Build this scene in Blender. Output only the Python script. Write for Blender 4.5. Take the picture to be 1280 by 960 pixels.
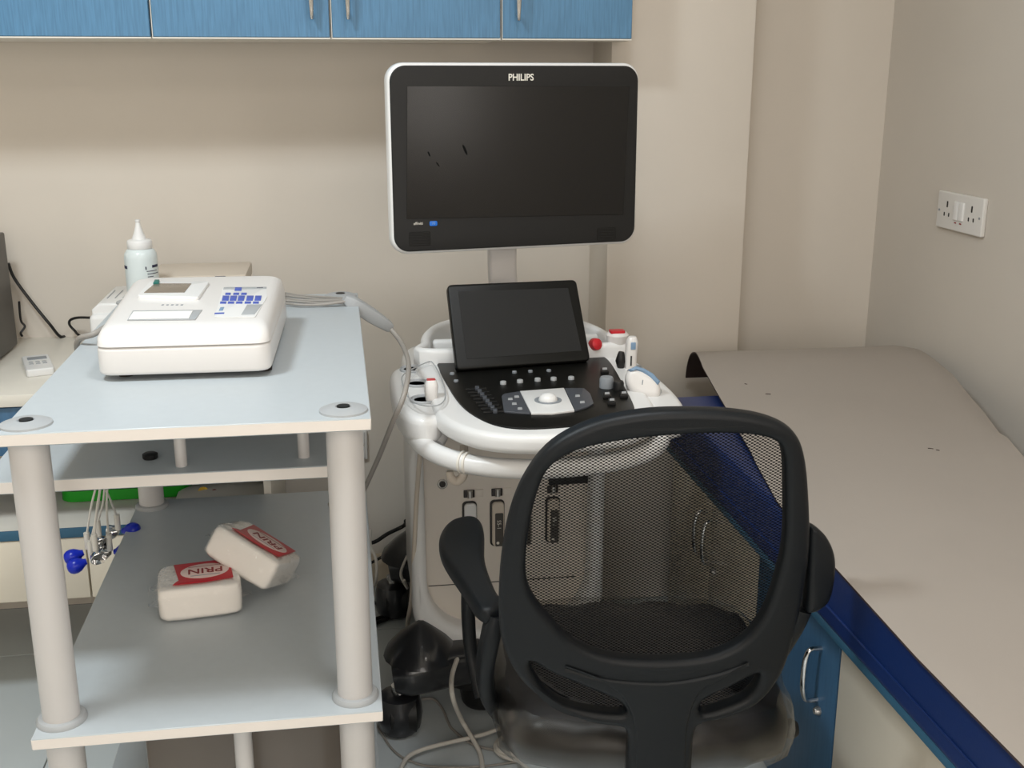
import bpy, bmesh, math, random
from mathutils import Vector, Matrix
random.seed(7)
for o in list(bpy.data.objects): bpy.data.objects.remove(o)
SC = bpy.context.scene
COL = SC.collection
V = Vector
# ------------------------------------------------------------------ camera
FPX, HC = 1400.0, 1.48
TH = math.atan(390/FPX); PS = math.atan(222/FPX*math.cos(TH))
cF = V((math.sin(PS)*math.cos(TH), math.cos(PS)*math.cos(TH), -math.sin(TH)))
cR = V((math.cos(PS), -math.sin(PS), 0)); cU = cR.cross(cF)
cO = V((0, 0, HC))
cam = bpy.data.cameras.new('camera'); cam.sensor_width = 36; cam.lens = FPX/1280*36
cam.clip_start = .05
co = bpy.data.objects.new('camera', cam); COL.objects.link(co)
co.matrix_world = Matrix(((cR.x, cU.x, -cF.x, cO.x), (cR.y, cU.y, -cF.y, cO.y), (cR.z, cU.z, -cF.z, cO.z), (0, 0, 0, 1)))
SC.camera = co
# ------------------------------------------------------------------ world, lamps, exposure
w = bpy.data.worlds.new('world'); SC.world = w; w.use_nodes = True
w.node_tree.nodes['Background'].inputs[0].default_value = (1, .96, .9, 1)
w.node_tree.nodes['Background'].inputs[1].default_value = .05
def area(name, loc, sx, sy, power, col):
    l = bpy.data.lights.new(name, 'AREA'); l.shape = 'RECTANGLE'; l.size = sx; l.size_y = sy; l.energy = power; l.color = col
    o = bpy.data.objects.new(name, l); o.location = loc; COL.objects.link(o); return o
area('ceiling_lamp_light', (-.85, 1.38, 2.69), .34, .34, 27, (.86, .95, 1.0))
area('ceiling_lamp_light', (.30, 1.20, 2.69), .30, .30, 12, (.92, .96, 1.0))
area('ceiling_lamp_light', (.75, -.35, 2.69), .45, .45, 7, (1, .95, .89))
area('ceiling_lamp_light', (-1.0, -.8, 2.69), .45, .45, 8, (1, .95, .89))
wl = area('added_light', (.0, -1.74, 1.55), 2.0, 1.3, 27, (1, .95, .90)); wl.rotation_euler = (math.radians(90), 0, 0)  # fill light added behind the camera, no such source seen
wl = area('added_light', (1.50, -.78, 1.78), 1.0, 1.0, 12, (1, .95, .90)); wl.rotation_euler = (math.radians(90), 0, math.radians(90))  # light added to put a glow on the monitor screen, source unseen
SC.view_settings.view_transform = 'Standard'; SC.view_settings.look = 'None'
SC.view_settings.exposure = 0.0; SC.view_settings.gamma = 1; SC.view_settings.use_curve_mapping = False
# ------------------------------------------------------------------ measuring: a pixel's ray met with a real plane
def ray(u, v): return cF + cR*((u-640)/FPX) - cU*((v-480)/FPX)
def pz(u, v, z): d = ray(u, v); return cO + d*((z-HC)/d.z)
def py(u, v, y): d = ray(u, v); return cO + d*(y/d.y)
def px(u, v, x): d = ray(u, v); return cO + d*(x/d.x)
def pp(u, v, p, n): d = ray(u, v); return cO + d*((p-cO).dot(n)/d.dot(n))
# ------------------------------------------------------------------ materials
def lin(h):
    c = [int(h[i:i+2], 16)/255 for i in (0, 2, 4)]
    return [x/12.92 if x <= .04045 else ((x+.055)/1.055)**2.4 for x in c] + [1]
def mat(name, hexc, rough=.5, metal=0, var=.0, vscale=20, bump=0, bscale=200, coat=0, stretch=None, spec=.5, trans=0, ior=1.45):
    m = bpy.data.materials.new(name); m.use_nodes = True
    nt = m.node_tree; b = nt.nodes['Principled BSDF']; c = lin(hexc)
    b.inputs['Base Color'].default_value = c; b.inputs['Roughness'].default_value = rough; b.inputs['Metallic'].default_value = metal
    b.inputs['Coat Weight'].default_value = coat; b.inputs['Coat Roughness'].default_value = .08
    b.inputs['Specular IOR Level'].default_value = spec; b.inputs['Transmission Weight'].default_value = trans; b.inputs['IOR'].default_value = ior
    tc = nt.nodes.new('ShaderNodeTexCoord')
    def coords():
        if not stretch: return tc.outputs['Object']
        mp = nt.nodes.new('ShaderNodeMapping'); mp.inputs['Scale'].default_value = stretch
        nt.links.new(tc.outputs['Object'], mp.inputs[0]); return mp.outputs[0]
    if var:
        n = nt.nodes.new('ShaderNodeTexNoise'); n.inputs['Scale'].default_value = vscale; n.inputs['Detail'].default_value = 5
        nt.links.new(coords(), n.inputs['Vector'])
        r = nt.nodes.new('ShaderNodeValToRGB')
        r.color_ramp.elements[0].position = .3; r.color_ramp.elements[1].position = .7
        r.color_ramp.elements[0].color = [x*(1-var) for x in c[:3]]+[1]; r.color_ramp.elements[1].color = [min(1, x*(1+var)) for x in c[:3]]+[1]
        nt.links.new(n.outputs[0], r.inputs[0]); nt.links.new(r.outputs[0], b.inputs['Base Color'])
    if bump:
        n = nt.nodes.new('ShaderNodeTexNoise'); n.inputs['Scale'].default_value = bscale; n.inputs['Detail'].default_value = 3
        nt.links.new(coords(), n.inputs['Vector'])
        bp = nt.nodes.new('ShaderNodeBump'); bp.inputs['Strength'].default_value = bump; bp.inputs['Distance'].default_value = .002
        nt.links.new(n.outputs[0], bp.inputs['Height']); nt.links.new(bp.outputs[0], b.inputs['Normal'])
    return m
def film(name, tint, gloss=.25, rough=.12, bump=.6, bscale=25):
    m = bpy.data.materials.new(name); m.use_nodes = True; nt = m.node_tree; nt.nodes.clear()
    out = nt.nodes.new('ShaderNodeOutputMaterial'); mx = nt.nodes.new('ShaderNodeMixShader')
    t = nt.nodes.new('ShaderNodeBsdfTransparent'); t.inputs[0].default_value = lin(tint)
    g = nt.nodes.new('ShaderNodeBsdfGlossy'); g.inputs['Roughness'].default_value = rough; g.inputs[0].default_value = (1, 1, 1, 1)
    n = nt.nodes.new('ShaderNodeTexNoise'); n.inputs['Scale'].default_value = bscale; n.inputs['Detail'].default_value = 2
    tc = nt.nodes.new('ShaderNodeTexCoord'); nt.links.new(tc.outputs['Object'], n.inputs['Vector'])
    bp = nt.nodes.new('ShaderNodeBump'); bp.inputs['Strength'].default_value = bump; bp.inputs['Distance'].default_value = .006
    nt.links.new(n.outputs[0], bp.inputs['Height']); nt.links.new(bp.outputs[0], g.inputs['Normal'])
    fr = nt.nodes.new('ShaderNodeLayerWeight'); fr.inputs[0].default_value = gloss
    ml = nt.nodes.new('ShaderNodeMath'); ml.operation = 'MULTIPLY'; ml.inputs[1].default_value = .6
    nt.links.new(fr.outputs['Facing'], ml.inputs[0]); nt.links.new(ml.outputs[0], mx.inputs[0]); nt.links.new(t.outputs[0], mx.inputs[1]); nt.links.new(g.outputs[0], mx.inputs[2])
    nt.links.new(mx.outputs[0], out.inputs[0]); return m
M = dict(
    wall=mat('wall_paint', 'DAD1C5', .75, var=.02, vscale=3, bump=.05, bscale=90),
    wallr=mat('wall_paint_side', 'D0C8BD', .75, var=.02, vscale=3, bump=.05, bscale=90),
    ceil=mat('ceiling_paint', 'EFEBE2', .8), skirt=mat('skirting_tile', 'D6C7B0', .4, var=.04),
    tile=mat('floor_tile', 'CDD3D4', .22, var=.03, vscale=5), grout=mat('floor_grout', '7A7872', .8),
    lam=mat('grey_laminate', 'B7BDC0', .38, var=.015, vscale=60), edge=mat('cream_edge_band', 'EBE3DB', .45),
    post=mat('painted_post', 'CFCBC8', .38, metal=.1), ring=mat('grey_plastic_ring', 'A9ABAC', .4), blackp=mat('black_plastic', '141414', .45, bump=.1, bscale=900),
    blue=mat('blue_linen_laminate', '5583A6', .45, var=.14, vscale=30, stretch=(9, 9, .5)), blued=mat('blue_door_laminate', '40688A', .42, var=.10, vscale=22, stretch=(6, 6, .6)),
    teal=mat('teal_edge', '35607A', .4), carc=mat('white_carcass', 'E9E4DA', .5), cream=mat('cream_laminate', 'E2D8C6', .3, var=.03, vscale=4),
    chrome=mat('chrome', 'D8D8D8', .12, metal=1), steel=mat('brushed_steel', 'B9B6B2', .3, metal=.9), desk=mat('worktop_laminate', 'E4DED2', .35, var=.015),
    white=mat('white_plastic', 'E9E8E6', .32, coat=.2), warmw=mat('warm_white_plastic', 'E2DEDA', .34, coat=.15), offw=mat('panel_plastic', 'E3DACF', .45),
    grey=mat('grey_plastic', '8C9196', .4), dgrey=mat('dark_grey_plastic', '4C4F55', .4), bezel=mat('dark_bezel', '222120', .5, spec=.3),
    screen=mat('dark_screen', '050404', .21, spec=.52), tscreen=mat('touch_glass', '2B2B2B', .3, spec=.2), keyb=mat('black_keyboard', '0E0E0C', .4, spec=.3),
    chair=mat('chair_plastic', '121518', .42, bump=.15, bscale=700, spec=.32), mesh=mat('chair_mesh', '050505', .7, spec=.15), seat=mat('seat_in_plastic', '262423', .4),
    navy=mat('navy_vinyl', '112A5E', .42, bump=.1, bscale=300), sheet=mat('beige_sheet', '9F968D', .62, var=.02, vscale=4, bump=.06, bscale=400), under=mat('sheet_underside', '3A2D2B', .8),
    black=mat('black_cable', '0F0F10', .4), gcab=mat('grey_cable', '9B958E', .45), wcab=mat('white_cable', 'D8D2C8', .45), lead=mat('lead_wire', 'DAD5CB', .4),
    bulb=mat('blue_rubber', '1229B0', .28), paper=mat('paper', 'F2EFEA', .8), blue_ink=mat('blue_print', '4A5CAE', .5), ink=mat('dark_print', '34364E', .6), red=mat('red_print', 'C4202B', .35),
    redd=mat('dark_red_print', '8E2A28', .5), pink=mat('pink_print', 'E8CFC8', .4), cotton=mat('cotton_wool', 'F5EFE7', .9, bump=.5, bscale=60), green=mat('green_plastic', '1FA524', .35), yellow=mat('yellow_print', 'E2B93E', .5),
    gel=mat('translucent_bottle', 'DDE6E6', .3, coat=.2), tealp=mat('teal_plastic', '1D6B62', .4), pc=mat('dark_case', '4A4743', .4, metal=.3), lcd=mat('lcd_window', '857A6C', .25),
    plate=mat('switch_plate', 'DEDBD6', .35), wrapb=mat('wrapped_black', '26272A', .3, coat=.5, bump=.7, bscale=22), txt=mat('white_print', 'E6E1D6', .5), pblue=mat('probe_blue', '7F9AB5', .4),
    badge=mat('blue_badge', '1E6FD0', .4), dslot=mat('dark_slot', '2A2422', .4), labelg=mat('dark_label', '4C4843', .5), dark_mark=mat('dark_screen_mark', '060606', .75, spec=.2),
    tan=mat('tan_shell', 'D6CABB', .45), boxw=mat('box_wrap', '6A625A', .35, coat=.3, bump=.4, bscale=14), rubber=mat('foot_rubber', '2A2320', .7))
M['film'] = film('clear_film', 'FFFFFF', .42, .14, 1.0, 55); M['bfilm'] = film('clear_wrap_dull', 'E8E6E2', .26, .24, .35, 9); M['clear'] = film('clear_tray', 'FAFAFA', .04, .08, .1)
# ------------------------------------------------------------------ mesh tools
class MB:
    def __init__(s): s.v = []; s.f = []; s.mi = []
    def add(s, vs, fs, mi=0):
        n = len(s.v); s.v += [V(p) for p in vs]; s.f += [tuple(i+n for i in f) for f in fs]; s.mi += [mi]*len(fs); return s
    def bm(s, bm, fn=None, mi=0):
        bm.verts.ensure_lookup_table()
        for i, v_ in enumerate(bm.verts): v_.index = i
        s.add([fn(v_.co) if fn else v_.co.copy() for v_ in bm.verts], [[v_.index for v_ in f.verts] for f in bm.faces], mi); bm.free(); return s
    def box(s, a, b, bev=.0, seg=2, mx=None, mi=0):
        a, b = V(a), V(b); bm = bmesh.new(); bmesh.ops.create_cube(bm, size=1)
        for v_ in bm.verts: v_.co = V(((v_.co.x)*(b.x-a.x), v_.co.y*(b.y-a.y), v_.co.z*(b.z-a.z)))
        if bev: bmesh.ops.bevel(bm, geom=bm.edges[:], offset=bev, segments=seg, profile=.5, affect='EDGES')
        c = (a+b)/2
        return s.bm(bm, (lambda p: mx @ (p+c)) if mx else (lambda p: p+c), mi)
    def tube(s, pts, r, n=10, cap=True, smooth=0, up=None, sec=None, mi=0):
        P = [V(p) for p in pts]
        if smooth: P = crom(P, smooth)
        k = len(P); rs = r if isinstance(r, list) else [r]*k
        if len(rs) != k: rs = [lerpl(rs, i/(k-1)) for i in range(k)]
        vs = []; prev = None
        for i in range(k):
            t = (P[min(i+1, k-1)]-P[max(i-1, 0)]).normalized()
            if up is not None: a = V(up).cross(t).normalized()
            elif prev is None:
                a = (V((0, 0, 1)) if abs(t.z) < .9 else V((1, 0, 0))).cross(t).normalized()
            else: a = (prev-t*prev.dot(t)).normalized()
            prev = a; b = t.cross(a)
            sc = sec(i/(k-1)) if sec else [(math.cos(2*math.pi*j/n)*rs[i], math.sin(2*math.pi*j/n)*rs[i]) for j in range(n)]
            vs += [P[i]+a*x+b*y for x, y in sc]; m = len(sc)
        fs = [(i*m+j, i*m+(j+1) % m, (i+1)*m+(j+1) % m, (i+1)*m+j) for i in range(k-1) for j in range(m)]
        if cap: fs += [tuple(range(m))[::-1], tuple((k-1)*m+j for j in range(m))]
        return s.add(vs, fs, mi)
    def lathe(s, prof, c=(0, 0, 0), n=24, ax=None, mi=0):
        c = V(c); q = ax.normalized().to_track_quat('Z', 'Y') if ax else None; vs = []
        for r, z in prof:
            for j in range(n):
                p = V((r*math.cos(2*math.pi*j/n), r*math.sin(2*math.pi*j/n), z)); vs.append(c+(q @ p if q else p))
        k = len(prof); fs = [(i*n+j, i*n+(j+1) % n, (i+1)*n+(j+1) % n, (i+1)*n+j) for i in range(k-1) for j in range(n)]
        fs += [tuple(range(n))[::-1], tuple((k-1)*n+j for j in range(n))]
        return s.add(vs, fs, mi)
    def plate(s, outs, depth, bev, fn, res=3, mi=0):
        cu = bpy.data.curves.new('t', 'CURVE'); cu.dimensions = '2D'; cu.fill_mode = 'BOTH'
        cu.extrude = max(depth/2-bev, 0); cu.bevel_depth = bev; cu.bevel_resolution = res; cu.offset = -bev
        for o in outs:
            sp = cu.splines.new('POLY'); sp.points.add(len(o)-1); sp.use_cyclic_u = True
            for i, p in enumerate(o): sp.points[i].co = (p[0], p[1], 0, 1)
        ob = bpy.data.objects.new('t', cu); me = bpy.data.meshes.new_from_object(ob)
        bm = bmesh.new(); bm.from_mesh(me); bmesh.ops.remove_doubles(bm, verts=bm.verts, dist=1e-5)
        bmesh.ops.recalc_face_normals(bm, faces=bm.faces)
        bpy.data.objects.remove(ob); bpy.data.curves.remove(cu); bpy.data.meshes.remove(me)
        return s.bm(bm, fn, mi)
    def grid(s, nu, nv, fn, mi=0, closed=False):
        s.add([fn(i/(nu-1), j/(nv-1)) for i in range(nu) for j in range(nv)],
              [(i*nv+j, (i+1)*nv+j, (i+1)*nv+j+1, i*nv+j+1) for i in range(nu-1) for j in range(nv-1)], mi); return s
    def build(s, name, m, root=None, ang=40):
        inv = root.matrix_basis.inverted() if root else None
        if root and root.parent: inv = inv @ root.parent.matrix_basis.inverted()
        me = bpy.data.meshes.new(name); me.from_pydata([inv @ p if inv else p for p in s.v], [], s.f)
        for mm in (m if isinstance(m, list) else [m]): me.materials.append(mm)
        if isinstance(m, list): me.polygons.foreach_set('material_index', s.mi)
        me.update()
        bm = bmesh.new(); bm.from_mesh(me); bmesh.ops.recalc_face_normals(bm, faces=bm.faces); bm.to_mesh(me); bm.free()
        me.shade_smooth(); me.set_sharp_from_angle(angle=math.radians(ang))
        o = bpy.data.objects.new(name, me); COL.objects.link(o)
        if root: o.parent = root
        return o
def lerpl(l, t):
    x = t*(len(l)-1); i = min(int(x), len(l)-2); return l[i]+(l[i+1]-l[i])*(x-i)
def crom(P, n, closed=False):
    P = [V(p) for p in P]; k = len(P); out = []
    for i in range(k if closed else k-1):
        g = lambda j: P[j % k] if closed else P[max(0, min(k-1, j))]
        a, b, c, d = g(i-1), g(i), g(i+1), g(i+2)
        for q in range(n):
            t = q/n; out.append(.5*((2*b)+(c-a)*t+(2*a-5*b+4*c-d)*t*t+(3*b-a-3*c+d)*t*t*t))
    if not closed: out.append(P[-1])
    return out
def c2(pts, n=5): return [(p.x, p.y) for p in crom([V((a, b, 0)) for a, b in pts], n, True)]
def rr(cx, cy, w, h, r, n=6):
    o = []
    for sx, sy, a0 in ((1, 1, 0), (-1, 1, 90), (-1, -1, 180), (1, -1, 270)):
        for i in range(n+1):
            a = math.radians(a0+90*i/n); o.append((cx+sx*(w/2-r)+r*math.cos(a), cy+sy*(h/2-r)+r*math.sin(a)))
    return o
def frame(o, x, y):
    o, x, y = V(o), V(x).normalized(), V(y).normalized(); n = x.cross(y)
    f = lambda p: o+x*p[0]+y*p[1]+n*(p[2] if len(p) > 2 else 0)
    f.o, f.x, f.y, f.n = o, x, y, n; return f
def XY(z): return frame((0, 0, z), (1, 0, 0), (0, 1, 0))
def XZ(y): return frame((0, y, 0), (1, 0, 0), (0, 0, 1))       # +depth points to -y
def thing(name, label, cat, loc, rz=0, group=None):
    o = bpy.data.objects.new(name, None); o.location = loc; o.rotation_euler = (0, 0, rz); o.empty_display_size = .05
    COL.objects.link(o); o.matrix_basis = Matrix.Translation(V(loc)) @ Matrix.Rotation(rz, 4, 'Z')
    return tag(o, label, cat, group)
def tag(o, label, cat, group=None):
    o['label'] = label; o['category'] = cat
    if group: o['group'] = group
    return o
def struct(o): o['kind'] = 'structure'; return o
def dup(root, loc, rz=None):
    r = root.copy(); COL.objects.link(r); r.location = loc
    if rz is not None: r.rotation_euler = (0, 0, rz)
    for ch in list(root.children):
        c = ch.copy(); COL.objects.link(c); c.parent = r
        for g in list(ch.children):
            d = g.copy(); COL.objects.link(d); d.parent = c
    return r
def text(body, size, fr, m, root, name='lettering', ex=.0002, bold=0, align='CENTER', sx=1):
    cu = bpy.data.curves.new('t', 'FONT'); cu.body = body; cu.size = size; cu.extrude = ex; cu.align_x = align; cu.align_y = 'CENTER'; cu.offset = bold; cu.resolution_u = 3
    ob = bpy.data.objects.new('t', cu); me = bpy.data.meshes.new_from_object(ob); mb = MB()
    mb.add([fr((v_.co.x*sx, v_.co.y, v_.co.z)) for v_ in me.vertices], [tuple(p.vertices) for p in me.polygons])
    bpy.data.objects.remove(ob); bpy.data.curves.remove(cu); bpy.data.meshes.remove(me)
    return mb.build(name, m, root)
def bx(name, a, b, m, root=None, bev=.002, seg=2): return MB().box(a, b, bev, seg).build(name, m, root)
def quad_plate(name, uvs, z, m, root, h=.001, bev=.0004):        # a thin pad on a level plane, measured at four corners
    P = [pz(u, v, z) for u, v in uvs]; return MB().plate([[(p.x, p.y) for p in P]], h, bev, XY(z), 1).build(name, m, root)
# ================================================================== STRUCTURE
X0, X1, Y0, Y1, ZC = -2.4, 1.555, -1.8, 3.1, 2.72
fl = struct(bx('floor', (X0, Y0, -.05), (X1, Y1, -.004), M['grout'], bev=0))
tsx, ts = 1.2, .8
first = None
for i in range(-3, 3):
    for j in range(-6, 1):
        x, y = -.697+tsx*i+tsx/2, 2.816+ts*j+ts/2
        if x-tsx/2 >= X1 or x+tsx/2 <= X0 or y-ts/2 >= Y1 or y+ts/2 <= Y0: continue
        xa, xb, ya, yb = max(x-tsx/2, X0), min(x+tsx/2, X1), max(y-ts/2, Y0), min(y+ts/2, Y1)
        if xb-xa > tsx-.01 and yb-ya > ts-.01 and first:
            o = first.copy(); COL.objects.link(o); o.location = (x, y, 0)
        else:
            o = MB().box((xa+.0015-x, ya+.0015-y, -.012), (xb-.0015-x, yb-.0015-y, 0), .0012, 1).build('tile', M['tile'], fl); o.location = (x, y, 0)
            if xb-xa > tsx-.01 and yb-ya > ts-.01: first = o
struct(bx('ceiling', (X0, Y0, ZC), (X1, Y1, ZC+.05), M['ceil'], bev=0))
struct(bx('wall_back', (X0, Y1, 0), (X1, Y1+.1, ZC), M['wall'], bev=0))
struct(bx('wall_left', (X0-.1, Y0, 0), (X0, Y1, ZC), M['wall'], bev=0))
struct(bx('wall_front', (X0, Y0-.1, 0), (X1, Y0, ZC), M['wall'], bev=0))
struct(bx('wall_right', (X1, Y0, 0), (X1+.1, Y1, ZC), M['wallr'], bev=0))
struct(bx('wall_pillar', (.697, 2.89, 0), (1.075, Y1+.02, ZC), M['wall'], bev=.004))
struct(bx('baseboard_back', (-.18, Y1-.012, 0), (.697, Y1+.01, .10), M['skirt'], bev=.002))
# window frames, made up round the two added lights behind the camera
def added_window(name, fn, w_, z0, z1):
    m_ = MB(); h = w_/2
    for p, q in (((-h-.07, z0-.07), (h+.07, z0)), ((-h-.07, z1), (h+.07, z1+.07)), ((-h-.07, z0), (-h, z1)), ((h, z0), (h+.07, z1)), ((-.02, z0), (.02, z1))):
        A, B = fn(p[0], p[1], -.01), fn(q[0], q[1], .02); m_.box([min(x, y) for x, y in zip(A, B)], [max(x, y) for x, y in zip(A, B)], .004)
    struct(m_.build(name, M['carc']))
added_window('added_window_1', lambda a, z, d: (a, Y0+d, z), 2.0, .90, 2.20)
added_window('added_window_2', lambda a, z, d: (X1-d, -.78+a, z), 1.0, 1.28, 2.28)
# ceiling lamps (out of view): shallow housings round the area lights
for i, (x, y, s_) in enumerate(((-.85, 1.38, .34), (.75, -.35, .45), (-1.0, -.8, .45), (.30, 1.20, .30))):
    r = thing('ceiling_lamp', ['square ceiling lamp above the left bench', 'large square ceiling lamp behind the camera on the right', 'large square ceiling lamp behind the camera on the left', 'square ceiling lamp above the office chair'][i], 'lamp', (x, y, 2.70))
    a = s_/2+.03; m_ = MB()
    for p, q in (((x-a, y-a), (x+a, y-a+.025)), ((x-a, y+a-.025), (x+a, y+a)), ((x-a, y-a+.025), (x-a+.025, y+a-.025)), ((x+a-.025, y-a+.025), (x+a, y+a-.025))):
        m_.box((p[0], p[1], 2.685), (q[0], q[1], ZC), .003)
    m_.build('lamp_frame', M['white'], r)
# ================================================================== WALL CABINETS
cabs = [(-1.208, -.408, None, 'blue linen wall cabinet at the photo\'s left edge with no handle in view', 1),
        (-.404, -.006, -.046, 'blue linen wall cabinet whose chrome handle hangs beside the dark door gap, left of it', 1),
        (-.002, .393, .036, 'wide blue linen wall cabinet above the big black monitor, handle at its left end', 1),
        (.397, .713, .432, 'narrow blue linen wall cabinet at the right end of the row, beside the pillar', 1)]
for x0, x1, hx, lab, _ in cabs:
    r = thing('wall_cabinet', lab, 'cabinet', ((x0+x1)/2, 2.93, 1.555), group='blue wall cabinets')
    m_ = MB(); z0, z1 = 1.553, 2.25
    yb = 2.888 if x1 > .69 else 3.098
    for a, b in (((x0-.002, 2.772, z0), (x1+.002, yb, z0+.018)), ((x0-.002, 2.772, z1-.018), (x1+.002, yb, z1)), ((x0-.002, 2.772, z0+.018), (x0+.014, yb, z1-.018)), ((x1-.014, 2.772, z0+.018), (x1+.002, yb, z1-.018)), ((x0+.014, yb-.008, z0+.018), (x1-.014, yb, z1-.018))):
        m_.box(a, b, 0)
    m_.build('body', M['carc'], r)
    d = bx('door', (x0+.0008, 2.75, z0+.004), (x1-.0008, 2.77, z1), M['blue'], r, .0015, 1)
    e = MB().box((x0+.0002, 2.752, z0+.0005), (x1-.0002, 2.7695, z0+.0035), 0).box((x0-.0008, 2.7512, z0+.0005), (x0+.0006, 2.7695, z1)).build('edge_band', M['carc'], d)
    if hx is not None:
        zb = 1.597
        h = MB().tube([(hx, 2.749, zb+.014), (hx, 2.728, zb+.010), (hx, 2.722, zb), (hx, 2.720, zb+.03), (hx, 2.718, zb+.06), (hx, 2.722, zb+.116), (hx, 2.749, zb+.104)], [.004, .005, .0035, .006, .0075, .0035, .004], 10, smooth=4)
        h.build('handle', M['chrome'], d)
# ================================================================== LEFT COUNTER
ct = thing('counter', 'cream and blue counter unit along the back wall behind the grey trolley', 'counter', (-1.0, 2.8, 0))
cx0, cx1, cy0 = -2.1, -.187, 2.535
MB().box((cx0, cy0-.01, .762), (cx1, 3.099, .79), .002).build('worktop', M['desk'], ct)
bx('side_panel', (cx1-.018, cy0+.002, .30), (cx1, 3.095, .762), M['carc'], ct)
bx('side_panel', (cx0, cy0+.002, .30), (cx0+.018, 3.095, .762), M['carc'], ct)
for a in range(4):
    xa = cx0+.02+a*(cx1-cx0-.042)/4
    d = bx('drawer', (xa+.002, cy0, .645), (xa+(cx1-cx0-.042)/4-.002, cy0+.45, .758), M['blued'], ct)
bx('niche_shelf', (cx0+.018, cy0+.004, .443), (cx1-.018, 3.09, .461), M['desk'], ct)
bx('shelf_edge', (cx0+.018, cy0-.001, .439), (cx1-.018, cy0+.0035, .463), M['teal'], ct, .001)
bx('niche_back', (cx0+.018, 3.08, .461), (cx1-.018, 3.095, .762), M['cream'], ct, 0)
xs = [cx0+.02, -1.64, -1.13, -.617, cx1-.02]
for a, b in zip(xs, xs[1:]): bx('drawer_front', (a+.002, cy0+.002, .284), (b-.002, cy0+.4, .437), M['cream'], ct)
bx('leg', (cx0+.05, 3.0, 0), (cx0+.09, 3.04, .284), M['carc'], ct); bx('leg', (cx1-.09, 3.04, 0), (cx1-.05, 3.08, .284), M['carc'], ct)
bx('leg', (-1.22, 3.0, 0), (-1.18, 3.04, .284), M['carc'], ct)
# green tray and folded packet in the niche
g = thing('tray', 'bright green plastic tray on the counter shelf behind the hanging electrodes', 'tray', (-.555, 2.78, .461))
MB().plate([rr(-.555, 2.80, .30, .19, .03)], .006, .002, XY(.4645)).build('base', M['green'], g)
MB().tube([(p[0], p[1], .478) for p in rr(-.555, 2.80, .30, .19, .03)]+[(-.405, 2.865, .478)], 0, 8, False, sec=lambda t: [(-.003, -.014), (.003, -.014), (.004, .012), (-.002, .012)], up=(0, 0, 1)).build('rim', M['green'], g)
pk = thing('packet', 'cream packet with yellow print lying on the counter shelf beside the green tray', 'packet', (-.31, 2.67, .461))
MB().grid(24, 10, lambda u, v: V((-.425+.215*u, 2.60+.15*v, .464+.030*math.sin(math.pi*v)**.5*math.sin(math.pi*(u*.96+.02))**.3))).grid(2, 2, lambda u, v: V((-.425+.215*u, 2.60+.15*v, .462))).build('wrapper', M['carc'], pk)
q = pz(254, 615, .487); MB().lathe([(.013, 0), (.013, .002)], q, 14, V((0, -.75, .65))).build('print_mark', M['yellow'], pk)
q = pz(268, 615, .488); MB().lathe([(.007, 0), (.007, .002)], q, 14, V((0, -.75, .65))).build('print_mark', M['redd'], pk)
# ================================================================== THINGS ON THE COUNTER
pc = thing('computer_tower', 'dark grey computer case at the left edge on the cream worktop', 'computer', (-.93, 2.8, .79))
bx('case', (-1.02, 2.58, .795), (-.846, 3.01, 1.088), M['pc'], pc, .004)
bx('front_panel', (-1.018, 2.565, .797), (-.848, 2.58, 1.086), M['blackp'], pc, .004)
for y in (2.64, 2.95): bx('foot', (-1.0, y, .790), (-.865, y+.02, .796), M['rubber'], pc, 0)
rc = thing('remote_control', 'small white remote control with grey display lying on the worktop', 'remote', (-.735, 2.76, .79), .22)
fr = frame((-.735, 2.755, .79), (math.cos(.32), math.sin(.32), 0), (-math.sin(.32), math.cos(.32), 0))
MB().plate([rr(0, 0, .062, .15, .008)], .018, .003, lambda p: fr((p[0], p[1], p[2]+.009))).build('body', M['white'], rc)
MB().plate([rr(.002, .038, .044, .028, .003)], .001, .0003, lambda p: fr((p[0], p[1], p[2]+.0184))).build('display', M['grey'], rc)
for a in range(3):
    for b in range(2): MB().plate([rr(-.015+.015*a, -.002-.018*b, .010, .008, .002)], .002, .0005, lambda p: fr((p[0], p[1], p[2]+.0185))).build('button', M['ring'], rc)
pr = thing('printer', 'low white and grey printer on the worktop behind the white ECG recorder', 'printer', (-.42, 2.78, .79))
MB().box((-.578, 2.62, .798), (-.225, 3.0, .945), .012, 3).build('body', M['white'], pr)
MB().plate([[(-.574, .925), (-.574, .953), (-.556, .968), (-.500, .968), (-.496, .925)]], .22, .006, XZ(2.75)).build('control_panel', M['white'], pr)
MB().box((-.490, 2.66, .946), (-.235, 2.99, .964), .005).build('lid', M['tan'], pr)
MB().box((-.47, 2.80, .965), (-.235, 2.995, 1.0), .006).build('feeder', M['tan'], pr)
MB().box((-.31, 2.797, .967), (-.285, 2.7995, .997), 0).box((-.47, 2.794, .966), (-.24, 2.7985, .974), 0).build('feed_slot', M['dgrey'], pr)
for i in range(3): bx('print_line', (-.550+.018*i, 2.70, .9675), (-.5475+.018*i, 2.80, .9686), M['grey'], pr, 0)
for x in (-.56, -.25):
    for y in (2.64, 2.96): MB().lathe([(.012, .790), (.012, .799)], (x, y, 0), 12).build('foot', M['rubber'], pr)
bo = thing('gel_bottle', 'translucent white squeeze bottle with pointed nozzle on the printer', 'bottle', (-.468, 2.72, .964))
bc = (-.468, 2.72, 0)
MB().lathe([(.034, .964), (.0375, .968), (.0378, 1.06), (.0365, 1.07), (.031, 1.079), (.025, 1.082)], bc, 32).build('body', M['gel'], bo)
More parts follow.
